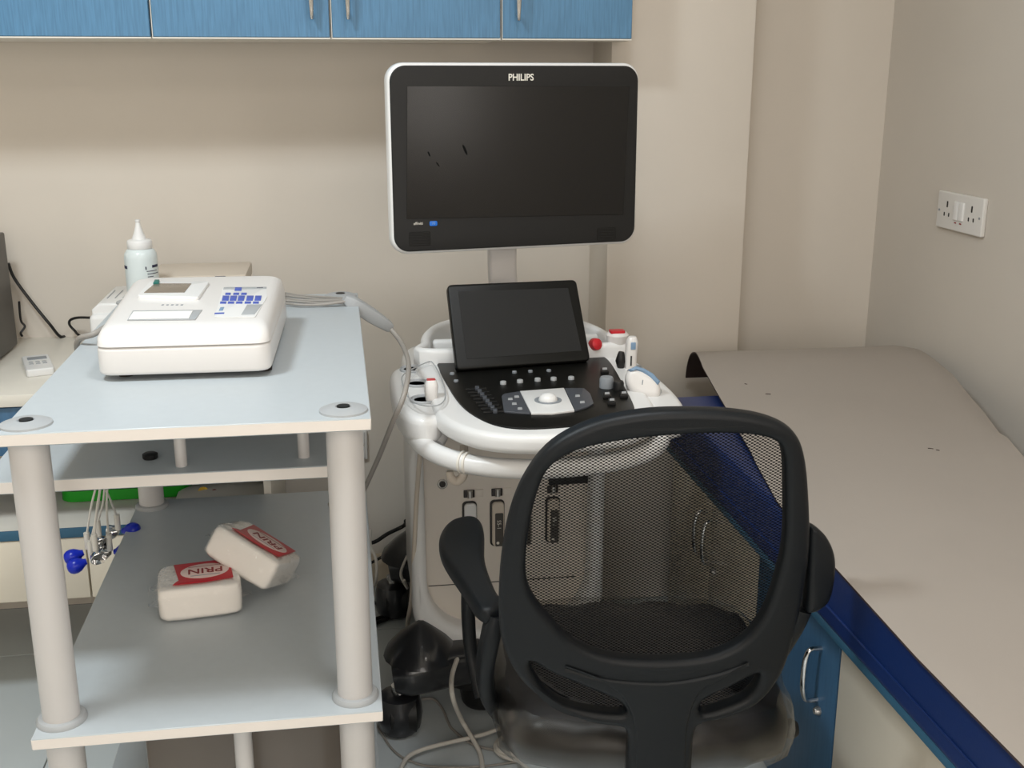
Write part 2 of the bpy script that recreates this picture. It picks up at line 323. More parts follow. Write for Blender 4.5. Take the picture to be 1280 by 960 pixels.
MB().lathe([(.0275, 1.0815), (.0285, 1.084), (.0285, 1.098), (.026, 1.1015), (.017, 1.104), (.0115, 1.117), (.007, 1.132), (.0045, 1.143), (.006, 1.144), (.006, 1.148), (.004, 1.149)], bc, 28).build('nozzle_cap', M['white'], bo)
def curved_bar(a0, a1, z0, z1, m, root, name='print_line', r=.0381):
    n = 5; vs = []
    for i in range(n+1):
        a = math.radians(a0+(a1-a0)*i/n)
        for rad in (r-.0006, r+.0002):
            for z in (z0, z1): vs.append((bc[0]+rad*math.sin(a), bc[1]-rad*math.cos(a), z))
    fs = []
    for i in range(n): k = 4*i; fs += [(k+2, k+6, k+7, k+3), (k+1, k+3, k+7, k+5), (k, k+4, k+6, k+2)]
    fs += [(0, 2, 3, 1), (4*n, 4*n+1, 4*n+3, 4*n+2)]
    MB().add(vs, fs).build(name, m, root)
curved_bar(-78, -48, 1.037, 1.044, M['ink'], bo); curved_bar(48, 80, 1.039, 1.045, M['ink'], bo); curved_bar(22, 26, 1.036, 1.043, M['ink'], bo)
for i, (a, b) in enumerate(((26, 70), (28, 78), (28, 50), (30, 60), (28, 72), (30, 48))): curved_bar(a, b, 1.031-.0065*i, 1.0325-.0065*i, M['ink'], bo)
# black leads behind the counter
tag(MB().tube([(-.86, 3.06, 1.0), py(18, 348, 3.07), py(40, 378, 3.07), py(62, 405, 3.06), pz(76, 421, .794), pz(88, 416, .794), pz(106, 413, .794), (-.66, 2.97, .794)], .0042, 8, smooth=5).build('power_cord', M['black']), 'black cord falling along the wall from the computer case to the worktop', 'cord')
tag(MB().tube([(-.655, 3.005, .86), py(98, 397, 3.05), py(88, 400, 3.06), py(87, 406, 3.06), py(93, 413, 3.05), pz(101, 420, .794), (-.64, 3.03, .794)], .0035, 8, smooth=5).build('power_cord', M['black']), 'black looped cord at the left side of the printer', 'cord')
tag(MB().tube([(-.842, 3.05, .9), py(26, 400, 3.06), py(31, 408, 3.06), py(26, 416, 3.05), (-.842, 3.04, .81)], .003, 8, smooth=5).build('cord_loop', M['black']), 'small black cord loop right beside the computer case', 'cord')
# ================================================================== TROLLEY
TZ, SZ = .9986, .5255
tr = thing('trolley', 'tall grey laminate trolley with round posts holding the ECG recorder', 'trolley', (-.225, 2.04, 0))
tx0, tx1, ty0, ty1 = -.482, .032, 1.558, 2.52
def board(name, a, b, root=tr):
    m_ = MB().box(a, b, .0015, 1); o = m_.build(name, [M['lam'], M['edge']], root)
    for p in o.data.polygons:
        if abs(p.normal.z) < .5: p.material_index = 1
    return o
board('top_panel', (tx0, ty0, TZ-.019), (tx1, ty1, TZ)); board('lower_shelf', (tx0-.004, ty0-.008, SZ-.019), (tx1+.002, ty1+.004, SZ))
board('bottom_shelf', (tx0, ty0+.03, .16), (tx1, ty1, .18))
board('under_tray', (-.42, ty0+.035, SZ-.040), (-.012, 2.4, SZ-.023))
posts = [(-.452, 1.60), (-.007, 1.60), (-.451, 2.484), (-.007, 2.484)]
for x, y in posts:
    p = MB().tube([(x, y, .03), (x, y, TZ-.018)], .0275, 28).build('post', M['post'], tr)
    MB().lathe([(.028, SZ), (.037, SZ), (.037, SZ+.004), (.034, SZ+.008), (.028, SZ+.009)], (x, y, 0), 28).build('collar', M['ring'], p)
    MB().lathe([(.036, TZ), (.0355, TZ+.003), (.026, TZ+.0065), (.012, TZ+.0075), (.010, TZ+.005)], (x, y, 0), 28).build('cap', M['ring'], p)
    MB().lathe([(.0095, TZ+.0048), (.0095, TZ+.0080), (.006, TZ+.0082)], (x, y+.002, 0), 16).build('cap_hole', M['blackp'], p)
    MB().lathe([(.022, 0), (.026, .004), (.026, .028), (.02, .032)], (x, y, 0), 20).build('foot', M['blackp'], p)
TY = .868; tp = pz(412, 582, TY); tl = pz(0, 610, TY)
board('side_tray', (pz(11, 560, TY).x, tp.y, TY-.021), (tp.x, 2.42, TY))
for u, v in ((227, 582), (380, 571)):
    q = pz(u, v, TY); MB().tube([(q.x, q.y, TY), (q.x, q.y, TZ-.018)], .0095, 16).build('hanger_post', M['post'], tr)
    MB().tube([(q.x-.02, q.y+.50, TY), (q.x-.02, q.y+.50, TZ-.018)], .0095, 16).build('hanger_post', M['post'], tr)
q = pz(188, 573, TY); MB().lathe([(.011, TY), (.0125, TY+.002), (.0125, TY+.008), (.009, TY+.010)], (q.x, q.y, 0), 20).build('stop_knob', M['blackp'], tr)
MB().tube([(-.19, 1.64, .18), (-.19, 1.64, SZ-.039)], .0145, 18).build('hanger_post', M['post'], tr)
MB().tube([(-.19, 2.3, .18), (-.19, 2.3, SZ-.039)], .0145, 18).build('hanger_post', M['post'], tr)
# dark wrapped box on the bottom shelf
bb = thing('storage_box', 'dark plastic wrapped box on the trolley\'s bottom shelf, mostly out of view', 'box', (-.2, 2.0, .18))
MB().box((-.36, 1.72, .18), (-.03, 2.3, .42), .008).build('box_body', M['boxw'], bb)
# ================================================================== ECG RECORDER
EZ = TZ
ec = thing('ecg_recorder', 'white desktop ECG recorder with blue keypad on the trolley top', 'recorder', (-.257, 2.03, EZ))
def quad(z, pts): return c2q([(p[0], p[1]) for p in pts])
def c2q(pts, r=.03, n=6):
    out = []; k = len(pts)
    for i in range(k):
        p, a, b = V(pts[i]+(0,)), V(pts[i-1]+(0,)), V(pts[(i+1) % k]+(0,))
        A = p+(a-p).normalized()*r; B = p+(b-p).normalized()*r
        for j in range(n+1):
            t = j/n; q = A*(1-t)**2+p*2*t*(1-t)+B*t*t; out.append((q.x, q.y))
    return out
base_o = c2q([(-.396, 1.815), (-.122, 1.808), (-.112, 2.23), (-.405, 2.24)], .028)
def ecz(p, t0, t1, b0, b1):       # slopes the upper shell: higher toward the back, leaning in at the front
    return p
MB().plate([base_o], .046, .006, XY(EZ+.010+.023)).build('lower_shell', M['warmw'], ec)
mb = MB(); n = len(base_o); rings = []
def ring(z, ins, lean):
    cx, cy = -.258, 2.03; o = []
    for x, y in base_o:
        k = (2.24-y)/.43
        o.append(V((cx+(x-cx)*(1-ins/.14), y+(cy-y)*ins/.21+lean*max(0, k), z+(.012*(1-k) if ins > .004 else 0))))
    return o
rl = [ring(EZ+.0575, 0, 0), ring(EZ+.070, .001, .003), ring(EZ+.079, .006, .012), ring(EZ+.0845, .014, .022), ring(EZ+.0865, .022, .034)]
for a in rl: mb.v += a
mb.f = [(i*n+j, i*n+(j+1) % n, (i+1)*n+(j+1) % n, (i+1)*n+j) for i in range(4) for j in range(n)]+[tuple(range(n))[::-1], tuple(4*n+j for j in range(n))]; mb.mi = [0]*len(mb.f)
mb.build('upper_shell', M['warmw'], ec, 50)
# the sloping top plane of the recorder
e0 = V((-.258, 1.88, EZ+.0873)); en = V((0, -.012/.43, 1)).normalized(); ey = V((0, 1, .012/.43)).normalized(); ex_ = V((1, 0, 0))
EF = frame(e0, ex_, ey)
def ep(u, v): q = pp(u, v, e0, EF.n)-e0; return (q.dot(EF.x), q.dot(EF.y))
def epad(name, uvs, m, root, h=.0016, lift=0, r=0):
    o = [ep(u, v) for u, v in uvs]
    if r: o = c2q(o, r, 3)
    return MB().plate([o], h, min(.0006, h*.3), lambda p: EF((p[0], p[1], p[2]+lift+h/2)), 1).build(name, m, root)
lid = epad('printer_lid', [(172, 374), (248, 376), (262, 356), (188, 356)], M['white'], ec, .007, 0, .006)
epad('display', [(180.5, 371), (231, 370.5), (239.5, 359.5), (194, 359.5)], M['lcd'], lid, .0012, .007)
epad('release_latch', [(192, 360.5), (199, 360.5), (200, 356.5), (194, 356.5)], M['tealp'], lid, .004, .007)
epad('paper_tray', [(159, 401), (244, 400), (253, 388), (166, 389)], M['ring'], ec, .0012)
epad('paper', [(161, 400), (236, 399), (241, 390), (167, 391)], M['paper'], ec, .0012, .0012)
for i in range(5):
    u = 203+6*i; epad('print_mark', [(u-1.6, 382.2), (u+1.6, 382.0), (u+2.4, 380.6), (u-.8, 380.8)], M['grey'], ec, .0005)
kp = epad('keypad', [(268, 397), (319, 397), (334, 372), (333.5, 359.5), (279, 360)], M['white'], ec, .0012, 0, .003)
epad('keypad_border', [(279, 362.8), (333, 362), (333.4, 359.6), (280, 360)], M['ring'], kp, .0006, .0012)
epad('keypad_border', [(301.5, 394.5), (318, 394), (328, 381.5), (309, 381.8)], M['ring'], kp, .0006, .0012)
def key(x0, y0, x1, y1, sk=.35):
    uv = [(260+(x0-(y1-y0)*sk*.4)/14.22, 350+y1/14.22), (260+(x1-(y1-y0)*sk*.4)/14.22, 350+y1/14.22), (260+(x1+(y1-y0)*sk*.2)/14.22, 350+y0/14.22), (260+(x0+(y1-y0)*sk*.2)/14.22, 350+y0/14.22)]
    epad('key', uv, M['blue_ink'], kp, .0012, .0012)
key(480, 150, 600, 205)
for a, b in ((310, 405), (452, 552), (592, 690)): key(a, 246, b, 278)
for a, b in ((258, 376), (396, 512), (538, 650), (690, 808), (838, 950)): key(a, 298, b, 382)
for a, b in ((218, 325), (356, 465), (502, 615), (655, 765), (802, 906)): key(a, 402, b, 434)
epad('print_mark', [(268, 393.6), (280, 393.2), (280.6, 391.6), (268.6, 392)], M['blue_ink'], ec, .0005, .0012)
epad('print_mark', [(273.5, 389.5), (278.5, 389.2), (280.5, 384.8), (275.6, 385)], M['pblue'], ec, .0005, .0012)
text('ECG', .006, frame(EF(ep(325, 361)+(.0022,)), EF.x, EF.y), M['ink'], kp)
for u, v in ((155, 470), (330, 463)):
    q = pz(u, v, EZ+.004); MB().lathe([(.012, EZ), (.013, EZ+.011)], (q.x, q.y+.02, 0), 14).build('foot', M['rubber'], ec)
for x in (-.37, -.14): MB().lathe([(.012, EZ), (.013, EZ+.011)], (x, 2.2, 0), 14).build('foot', M['rubber'], ec)
# ================================================================== ECG CABLES
pcab = thing('patient_cable', 'grey patient cable with yoke hanging off the right side of the trolley', 'cable', (0, 2.35, TZ))
yk0, yk1 = py(436, 376, 2.38), py(486, 408, 2.40)
for i in range(5):
    MB().tube([(-.126, 2.20, EZ+.028-.003*i), pz(352, 368+3.0*i, EZ+.008), pz(374, 369.5+2.9*i-(i % 2), EZ+.006), pz(404, 371.5+2.3*i+(i % 2), EZ+.006), tuple(yk0+V((.004, .004*(2-i), .002)))], .0030, 8, smooth=6).build('lead_wire', M['gcab'], pcab)
d = (yk1-yk0).normalized()
MB().tube([yk0-d*.012, yk0, yk0+d*.012, yk0+d*.06, yk1, yk1+d*.006], [.006, .013, .016, .0165, .010, .006], 10, smooth=2, up=(0, 1, 0), sec=lambda t: [(x*k, y*k) for k in [lerpl([.5, .8, 1, 1, .75, .4], t)] for x, y in rr(0, 0, .030, .034, .006, 2)]).build('yoke', M['ring'], pcab)
MB().tube([yk1, py(500, 426, 2.36), py(509, 446, 2.22), py(510.5, 466, 2.05), py(504, 497, 1.975), py(490, 530, 1.99), py(474, 570, 2.09), py(458, 606, 2.20), py(448, 628, 2.24), (.005, 2.27, .534), (-.03, 2.33, .532), (-.05, 2.42, .532)], [.006, .0052, .005, .005, .005, .005, .005, .005, .005], 10, smooth=6).build('trunk_cord', M['gcab'], pcab)
lc = tag(MB().tube([(-.405, 2.12, EZ+.03), (-.425, 2.12, EZ+.032), (-.452, 2.08, EZ+.022), (-.484, 2.10, EZ+.008), (-.497, 2.14, EZ-.03), (-.50, 2.2, EZ-.12)]+[(-.505, 2.24, .80), (-.50, 2.26, .72)], .0055, 10, smooth=6).build('lead_cable', M['gcab']), 'grey lead cable curving over the left edge of the trolley top', 'cable')
# hanging suction electrodes
spots = [((112, 700), (108, 692), 2.24, 0), ((108, 689), (104, 680), 2.27, 0), ((150, 664), (160, 656), 2.36, 1), ((140, 690), (146, 684), 2.30, 1), ((126, 672), (134, 668), 2.31, 2), ((122, 690), (131, 694), 2.22, 2)]
elab = ['blue bulb suction electrode hanging lowest in the bunch at the left', 'blue bulb suction electrode just above the lowest one at the left of the bunch', 'blue bulb suction electrode at the far right of the bunch, by the shelf edge',
        'small blue bulb suction electrode below the right one, partly behind the shelf', 'silver cup suction electrode in the middle of the bunch, upper one', 'silver cup suction electrode in the middle of the bunch, lower one']
for i, ((u, v), (u2, v2), Y, kind) in enumerate(spots):
    c = py(u, v, Y); r = thing('suction_electrode', elab[i], 'electrode', c, group='suction electrodes hanging from the trolley')
    sgn = -1 if i < 2 else 1
    ax = V((sgn*.9, -.25, -.25 if i < 2 else .15)).normalized()
    cupc = c-ax*.004
    if kind < 2:
        b0 = c+ax*.012
        MB().lathe([(.006, 0), (.007, .004), (.0105, .009), (.0145, .015), (.0165, .023), (.0155, .031), (.0115, .037), (.006, .0395), (.001, .040)], b0-ax*.006, 20, ax).build('bulb', M['bulb'], r)
    MB().lathe([(.006, 0), (.009, .004), (.014, .010), (.0165, .020), (.0155, .021), (.011, .012)], cupc, 20, -ax if kind < 2 else V((.4, -.8, -.4))).build('cup', M['chrome'], r)
    top = V((-.503-.004*(i % 3)+.012*(i//3), 2.25+.012*(i % 2), .70))
    MB().tube([cupc+V((0, 0, .004)), cupc+V((0, 0, .040))], .0062, 10).build('plug', M['lead'], r)
    MB().tube([cupc+V((0, 0, .034)), cupc.lerp(top, .5)+V((.004*(-1)**i, 0, .01)), top, top+V((0, .0, .06))], .0024, 6, smooth=5).build('lead_wire', M['lead'], r)
# ================================================================== COTTON PACKS
def pack(name, lab, mx, word, L=.146, W=.118, Hh=.066):
    r = thing(name, lab, 'packet', mx.to_translation(), group='cotton wool packs')
    m_ = MB()
    def sup(u, v, grow=1, wob=.0):
        a, b = (u*2-1)*math.pi, (v-.5)*math.pi
        e1, e2 = .22, .30
        sg = lambda x, e: math.copysign(abs(x)**e, x)
        p = V((sg(math.cos(b), e2)*sg(math.cos(a), e1)*L/2, sg(math.cos(b), e2)*sg(math.sin(a), e1)*W/2, sg(math.sin(b), e2)*Hh/2))*grow
        k = .004*math.sin(p.z*520+p.x*20)*(1 if wob < .006 else .2)+wob*(math.sin(37*p.x*10+p.z*90)+math.sin(p.y*260+p.x*110)+math.sin(p.z*340+p.y*50))
        return mx @ (p*(1+k)+V((0, 0, Hh/2)))
    m_.grid(64, 32, lambda u, v: sup(u, v, 1, .004)).build('cotton', M['cotton'], r)
    MB().grid(64, 32, lambda u, v: sup(u, v, 1.03, .007)).build('film', M['film'], r)
    for sx in (1, -1):
        MB().grid(10, 8, lambda u, v: mx @ V((sx*(L/2*.985+.020*u), (v-.5)*W*.86*(1-.25*u), Hh*.48+.006*math.sin(9*v+3*u)*u+.012*u*(v-.5)))).build('film_flap', M['film'], r)
    F_ = frame(mx @ V((0, 0, Hh*1.005)), mx.to_3x3() @ V((1, 0, 0)), mx.to_3x3() @ V((0, 1, 0)))
    hz = .0022
    lo = [(-.052, -.05), (-.045, -.036), (-.040, -.031), (-.050, .048), (.062, .050), (.066, -.044), (.01, -.052)]
    oval = [(.012+.047*math.cos(t), .002+.034*math.sin(t)) for t in [2*math.pi*i/28 for i in range(28)]]
    lo = [(x*.90+.001, y*.90) for x, y in lo]; oval = [(x*.92, y*.92) for x, y in oval]
    MB().plate([lo], .0008, .0002, lambda p: F_((p[0], p[1], p[2]+hz)), 1).build('label', M['red'], r)
    lb = MB().plate([oval], .0006, .0001, lambda p: F_((p[0], p[1], p[2]+hz+.0006)), 1).build('label_oval', M['pink'], r)
    F2 = frame(F_((.012, .003, hz+.0011)), -F_.x, -F_.y)
    text(word, .030, F2, M['redd'], lb, bold=.0004)
    F3 = frame(F_((.012, .022, hz+.0011)), -F_.x, -F_.y)
    MB().plate([[(-.03, -.0006), (.03, -.0006), (.03, .0006), (-.03, .0006)]], .0003, .0001, F3, 0).build('print_line', M['redd'], lb)
    F4 = frame(F_((.012, -.017, hz+.0011)), -F_.x, -F_.y)
    MB().plate([[(-.026, -.001), (.026, -.001), (.026, .001), (-.026, .001)]], .0003, .0001, F4, 0).build('print_line', M['grey'], lb)
    return r
m1 = Matrix.Translation((-.284, 1.955, SZ+.001)) @ Matrix.Rotation(.13, 4, 'Z')
pack('cotton_pack', 'flat lying cotton wool pack with red label on the lower trolley shelf', m1, 'PRIN')
xa = V((.78, -.46, -.40)).normalized(); zz = V((.25, .22, .93)); ya = zz.cross(xa).normalized(); za = xa.cross(ya)
m2 = Matrix(((xa.x, ya.x, za.x, -.206), (xa.y, ya.y, za.y, 2.012), (xa.z, ya.z, za.z, SZ+.043), (0, 0, 0, 1)))
pack('cotton_pack', 'tilted cotton wool pack leaning on the edge of the flat one', m2, 'PRIN')
# ================================================================== ULTRASOUND MACHINE
um = thing('ultrasound_machine', 'white ultrasound scanner with black monitor and control panel by the back wall', 'ultrasound scanner', (.38, 2.5, 0))
# base and castors
MB().plate([rr(.375, 2.62, .36, .58, .08)], .10, .015, XY(.12)).build('base', M['blackp'], um)
MB().plate([rr(.36, 2.40, .24, .14, .05)], .12, .02, XY(.075)).build('foot_pedal', M['blackp'], um)
for x, y, sx, sy in ((.09, 2.315, -1, -1), (.66, 2.315, 1, -1), (.105, 2.90, -1, 1), (.64, 2.90, 1, 1)):
    ca = MB().tube([(.375+sx*.10, y-sy*.03, .16), (x+sx*-.10, y-sy*.012, .162), (x-sx*.045, y, .158), (x+sx*.012, y, .150)], 0, smooth=5, up=(0, 0, 1), sec=lambda t: [(x*k, y*k) for k in [lerpl([1, 1, 1, 1, .98, .72], t)] for x, y in rr(0, 0, .11+.025*t, .10-.015*t, .030, 3)]).build('castor_arm', M['wrapb'], um)
    MB().lathe([(.088, 0), (.080, .018), (.055, .045), (.026, .068), (.006, .082)], (x-sx*.055, y-sy*.02, .185), 20).build('arm_wrap', M['wrapb'], ca)
    MB().lathe([(.018, 0), (.018, .03)], (x, y, .088), 16).build('swivel_ring', M['chrome'], ca)
    for dx in (-.026, .014): MB().lathe([(.02, 0), (.042, 0), (.050, .004), (.050, .022), (.042, .026), (.02, .026)], (x+dx, y, .050), 24, V((1, 0, 0))).build('wheel', M['blackp'], ca)
    MB().lathe([(.040, .0), (.049, .012), (.053, .04), (.051, .065), (.046, .09), (.030, .098)], (x, y, .004), 14).build('wrap', M['wrapb'], ca)
# body
MB().plate([rr(.36, 2.655, .44, .50, .10)], .60, .03, XY(.49)).build('body_shell', M['white'], um)
xL, xR = .128, .575
outer = rr((xL+xR)/2, .462, xR-xL, .60, .13, 10)
inner = [(.160, .70), (.162, .36)]+[(.162+.11*(1-math.cos(t)), .355-.125*math.sin(t)) for t in [math.pi/2*i/8 for i in range(1, 9)]]
inner += [(xR-(x-xL), z) for x, z in inner[::-1]]
MB().plate([outer, inner], .11, .018, XZ(2.392), 4).build('front_frame', M['white'], um)
fp = MB().plate([rr((xL+xR)/2, .48, xR-xL-.05, .52, .04)], .02, .004, XZ(2.40)).build('front_panel', M['offw'], um)
YP = 2.389
def fpos(u, v): q = py(u, v, YP); return q.x, q.z
bx('seam', (.168, YP-.001, .3255), (.515, YP+.004, .3268), M['dslot'], fp, 0)
lx, lz = fpos(553, 605)
MB().lathe([(.0115, -.001), (.0115, .002), (.0095, .003), (.0095, .001)], (lx, YP, lz), 20, V((0, -1, 0))).build('lock', M['steel'], fp)
MB().lathe([(.0055, 0), (.0075, .0025), (.005, .003)], (lx, YP-.001, lz), 18, V((0, -1, 0))).build('lock_core', M['dslot'], fp)
for i in range(4):
    x = fpos(587+34.5*i, 650)[0]; z1 = fpos(587, 629)[1]-.0*i; zt_ = fpos(587, 617)[1]
    s = bx('port_latch', (x-.013, YP-.003, zt_-.009), (x+.012, YP+.002, zt_+.009), M['dslot'], fp, .001)
    MB().lathe([(.0065, -.0085), (.0065, .0085)], (x+.001, YP-.003, zt_), 14).build('latch_pin', M['steel'], fp)
    bx('latch_plate', (x+.014, YP-.0015, zt_-.009), (x+.032, YP+.001, zt_+.009), M['offw'], fp, .0005)
    MB().plate([rr(x, z1-.052, .034, .114, .010)], .004, .001, XZ(YP)).build('port_recess', M['dslot'], fp)
    c_ = MB().plate([rr(x+.0015, z1-.053, .028, .108, .009)], .012, .003, XZ(YP-.003)).build('probe_connector', M['tan'] if i else M['white'], fp)
    if i:
        MB().plate([rr(x+.0035, z1-.066, .019, .082, .003)], .003, .0008, XZ(YP-.0095)).build('connector_label', M['labelg'], fp)
        text('S5-1', .013, frame((x+.0025, YP-.0114, z1-.053), (0, 0, -1), (1, 0, 0)), M['txt'], fp)
        MB().lathe([(.0035, 0), (.0035, .001)], (x+.000, YP-.0112, z1-.098), 12, V((0, -1, 0))).build('print_dot', M['txt'], fp)
bx('black_bar', (fpos(686, 597)[0], YP-.004, fpos(686, 606)[1]), (fpos(752, 590)[0], YP+.004, fpos(752, 591)[1]), M['blackp'], fp, .001)  # plain black bar set across the front panel
# neck under the console
MB().plate([rr(.385, 2.40, .30, .42, .10)], .10, .02, XY(.78)).build('console_neck', M['white'], um)
# console
CZ = .858
con = c2([(.178, 2.42), (.166, 2.25), (.160, 2.08), (.176, 1.985), (.225, 1.905), (.30, 1.865), (.40, 1.86), (.50, 1.88), (.565, 1.94), (.592, 2.03), (.598, 2.2), (.585, 2.42)])
cs = MB().plate([con], .038, .014, XY(CZ-.019), 4).build('console_shell', M['white'], um)
kbo = [(p.x, p.y) for p in (pz(u, v, CZ) for u, v in ((549, 462), (556, 454), (640, 449), (738, 444), (752, 446), (764, 456), (780, 484), (792, 508), (790, 516), (772, 524), (730, 532), (690, 536), (650, 537), (618, 532), (592, 520), (574, 505), (560, 484)))]
kb = MB().plate([c2(kbo, 4)], .005, .0015, XY(CZ+.001)).build('control_panel', M['keyb'], um)
KZ = CZ+.0038
def kpad(name, uvs, m, h=.004, r=0, root=kb, bev=.001):
    o = [(p.x, p.y) for p in (pz(u, v, KZ) for u, v in uvs)]
    if r: o = c2q(o, r, 4)
    return MB().plate([o], h, bev, XY(KZ+h/2-.0005), 2).build(name, m, root)
kpad('trackball_panel', [(630, 516), (640, 517), (663, 518.5), (650, 491), (630, 494), (627, 497)], M['dgrey'], .004, .003)
tbp = kpad('trackball_plate', [(664, 518.5), (690, 518.5), (718, 515), (705, 487), (650, 491)], M['white'], .0045)
kpad('trackball_panel', [(719, 515), (735, 510), (742, 506), (738, 494), (730, 487), (706, 487)], M['dgrey'], .004, .003)
q = pz(685, 503, KZ); MB().lathe([(.0265, KZ+.003), (.0265, KZ+.0055), (.020, KZ+.0058), (.018, KZ+.0035)], (q.x, q.y, 0), 32).build('trackball_ring', M['grey'], kb)
MB().lathe([(.0185, KZ+.004), (.0178, KZ+.009), (.015, KZ+.014), (.010, KZ+.0175), (.004, KZ+.019), (.001, KZ+.0192)], (q.x, q.y, 0), 32).build('trackball', M['white'], kb)
def knob(u, v, r, h, m, nm='knob'): q = pz(u, v, KZ); return MB().lathe([(r, KZ-.001), (r, KZ+h*.8), (r*.85, KZ+h), (r*.3, KZ+h)], (q.x, q.y, 0), 20).build(nm, m, kb)
for u, v in ((629, 480), (650, 478), (672, 476), (692, 475), (714, 474)): knob(u, v, .0065, .006, M['ring'], 'button')
for u, v in ((643, 466), (663, 465), (686, 464), (565, 468), (570, 477)): knob(u, v, .005, .004, M['grey'], 'button')
knob(758, 484, .0145, .022, M['grey']); knob(773, 487, .011, .018, M['blackp'])
for u, v in ((756, 465), (759, 496), (780, 495), (765, 504)):
    b_ = kpad('key', [(u-5, v+3), (u+5, v+2.5), (u+4, v-2.5), (u-5, v-2)], M['blackp'], .007)
    b2 = kpad('key_cap', [(u-3, v+1), (u+3, v+.7), (u+2.5, v-1.4), (u-3, v-1)], M['ring'], .0085, bev=.0005)
for i in range(8):
    v = 487+4.1*i; u = 582+3.2*i
    kpad('slider_slot', [(u, v+1.2), (u+26, v-.2), (u+26, v-1.6), (u, v-.4)], M['blackp'], .003, bev=.0004)
    kpad('slider', [(u+12, v+1.4), (u+17, v+1.1), (u+17, v-1.8), (u+12, v-1.5)], M['dgrey'], .006, bev=.0006)
for u, v in ((638, 501), (643, 507), (650, 513), (646, 498), (722, 497), (728, 505)): kpad('key', [(u-3, v+1.3), (u+3, v+1), (u+2.5, v-1.4), (u-3, v-1.1)], M['ring'], .005, bev=.0005)
# side wings with probe holders
wl = c2([(.098, 2.395), (.090, 2.25), (.096, 2.10), (.125, 2.03), (.17, 2.03), (.19, 2.12), (.20, 2.25), (.205, 2.40), (.15, 2.43)])
MB().plate([wl], .055, .016, XY(CZ-.036), 4).build('left_wing', M['white'], um)
wr = c2([(.565, 2.42), (.575, 2.2), (.565, 2.02), (.60, 1.985), (.645, 2.0), (.665, 2.12), (.662, 2.30), (.645, 2.43), (.60, 2.45)])
MB().plate([wr], .055, .016, XY(CZ-.036), 4).build('right_wing', M['white'], um)
for u, v, ru in ((516, 461, .029), (522, 479, .027), (530, 499, .029)):
    q = pz(u, v, CZ-.006)
    h = MB().lathe([(ru, CZ-.012), (ru, CZ-.005), (ru*.93, CZ-.003), (ru*.86, CZ-.005), (ru*.84, CZ-.010)], (q.x, q.y, 0), 28).build('probe_holder', M['ring'], um)
    MB().lathe([(ru*.85, CZ-.0095), (ru*.85, CZ-.0068), (ru*.4, CZ-.0066)], (q.x, q.y, 0), 28).build('holder_well', M['grey'], h)
    MB().lathe([(ru*.80, CZ-.0064), (ru*.72, CZ-.0058), (ru*.62, CZ-.0064)], (q.x-.002, q.y, 0), 24).build('holder_step', M['ring'], h)
hp = [(p.x, p.y) for p in (pz(u, v, CZ+.006) for u, v in ((505, 470), (504, 484), (511, 499), (524, 508), (541, 510), (553, 506), (557, 493), (550, 472), (542, 457), (534, 455)))]
hc = c2(hp, 4)
MB().tube([(x, y, CZ+.001) for x, y in hc+[hc[0]]], 0, 6, False, up=(0, 0, 1), sec=lambda t: [(-.0008, -.009), (.0008, -.009), (.0008, .009), (-.0008, .009)]).build('holder_cover', M['clear'], um)
MB().tube([(x, y, CZ+.010) for x, y in hc+[hc[0]]], .0013, 6, False).build('cover_rim', M['ring'], um)
for u, v, ru in ((771, 445, .03), (788, 460, .028), (805, 488, .036)):
    q = pz(u, v, CZ-.006); h = MB().lathe([(ru, CZ-.012), (ru, CZ-.005), (ru*.93, CZ-.003), (ru*.86, CZ-.005), (ru*.84, CZ-.010)], (q.x, q.y, 0), 28).build('probe_holder', M['ring'], um)
    MB().lathe([(ru*.85, CZ-.0095), (ru*.85, CZ-.0068), (ru*.4, CZ-.0066)], (q.x, q.y, 0), 28).build('holder_well', M['grey'], h)
# front hand rail
hr = MB().tube([(.118, 2.26, .83), (.116, 2.15, .812), (.126, 2.07, .798), (.160, 1.995, .788), (.225, 1.935, .783), (.31, 1.905, .781), (.40, 1.902, .781), (.50, 1.92, .783), (.575, 1.965, .788), (.62, 2.05, .798), (.642, 2.15, .812), (.645, 2.26, .83)], 0, smooth=5, up=(0, 0, 1), sec=lambda t: [(x, y) for x, y in rr(0, 0, .034, .036, .015, 4)]).build('hand_rail', M['white'], um)
for t, rb in (((.205, 1.950, .784), .0215), ((.213, 1.944, .784), .0215)):
    MB().lathe([(rb, -.002), (rb, .002)], t, 20, V((.75, -.5, 0))).build('cable_tie', M['carc'], hr)
MB().tube([(.163, 2.04, .79), (.185, 2.08, .815), (.20, 2.12, .83)], .016, 12, smooth=3).build('rail_bracket', M['white'], um)
MB().tube([(.60, 2.04, .79), (.58, 2.08, .815), (.56, 2.12, .83)], .016, 12, smooth=3).build('rail_bracket', M['white'], um)
qh = py(577, 582, 2.02)
MB().tube([qh+V((.008, .03, .03)), qh+V((.006, .01, .0)), qh+V((.002, 0, -.022)), qh+V((-.010, 0, -.032)), qh+V((-.021, 0, -.022)), qh+V((-.023, 0, -.010))], [.008, .0085, .009, .0085, .008, .0065], 12, smooth=5).build('cable_hook', M['tan'], um)
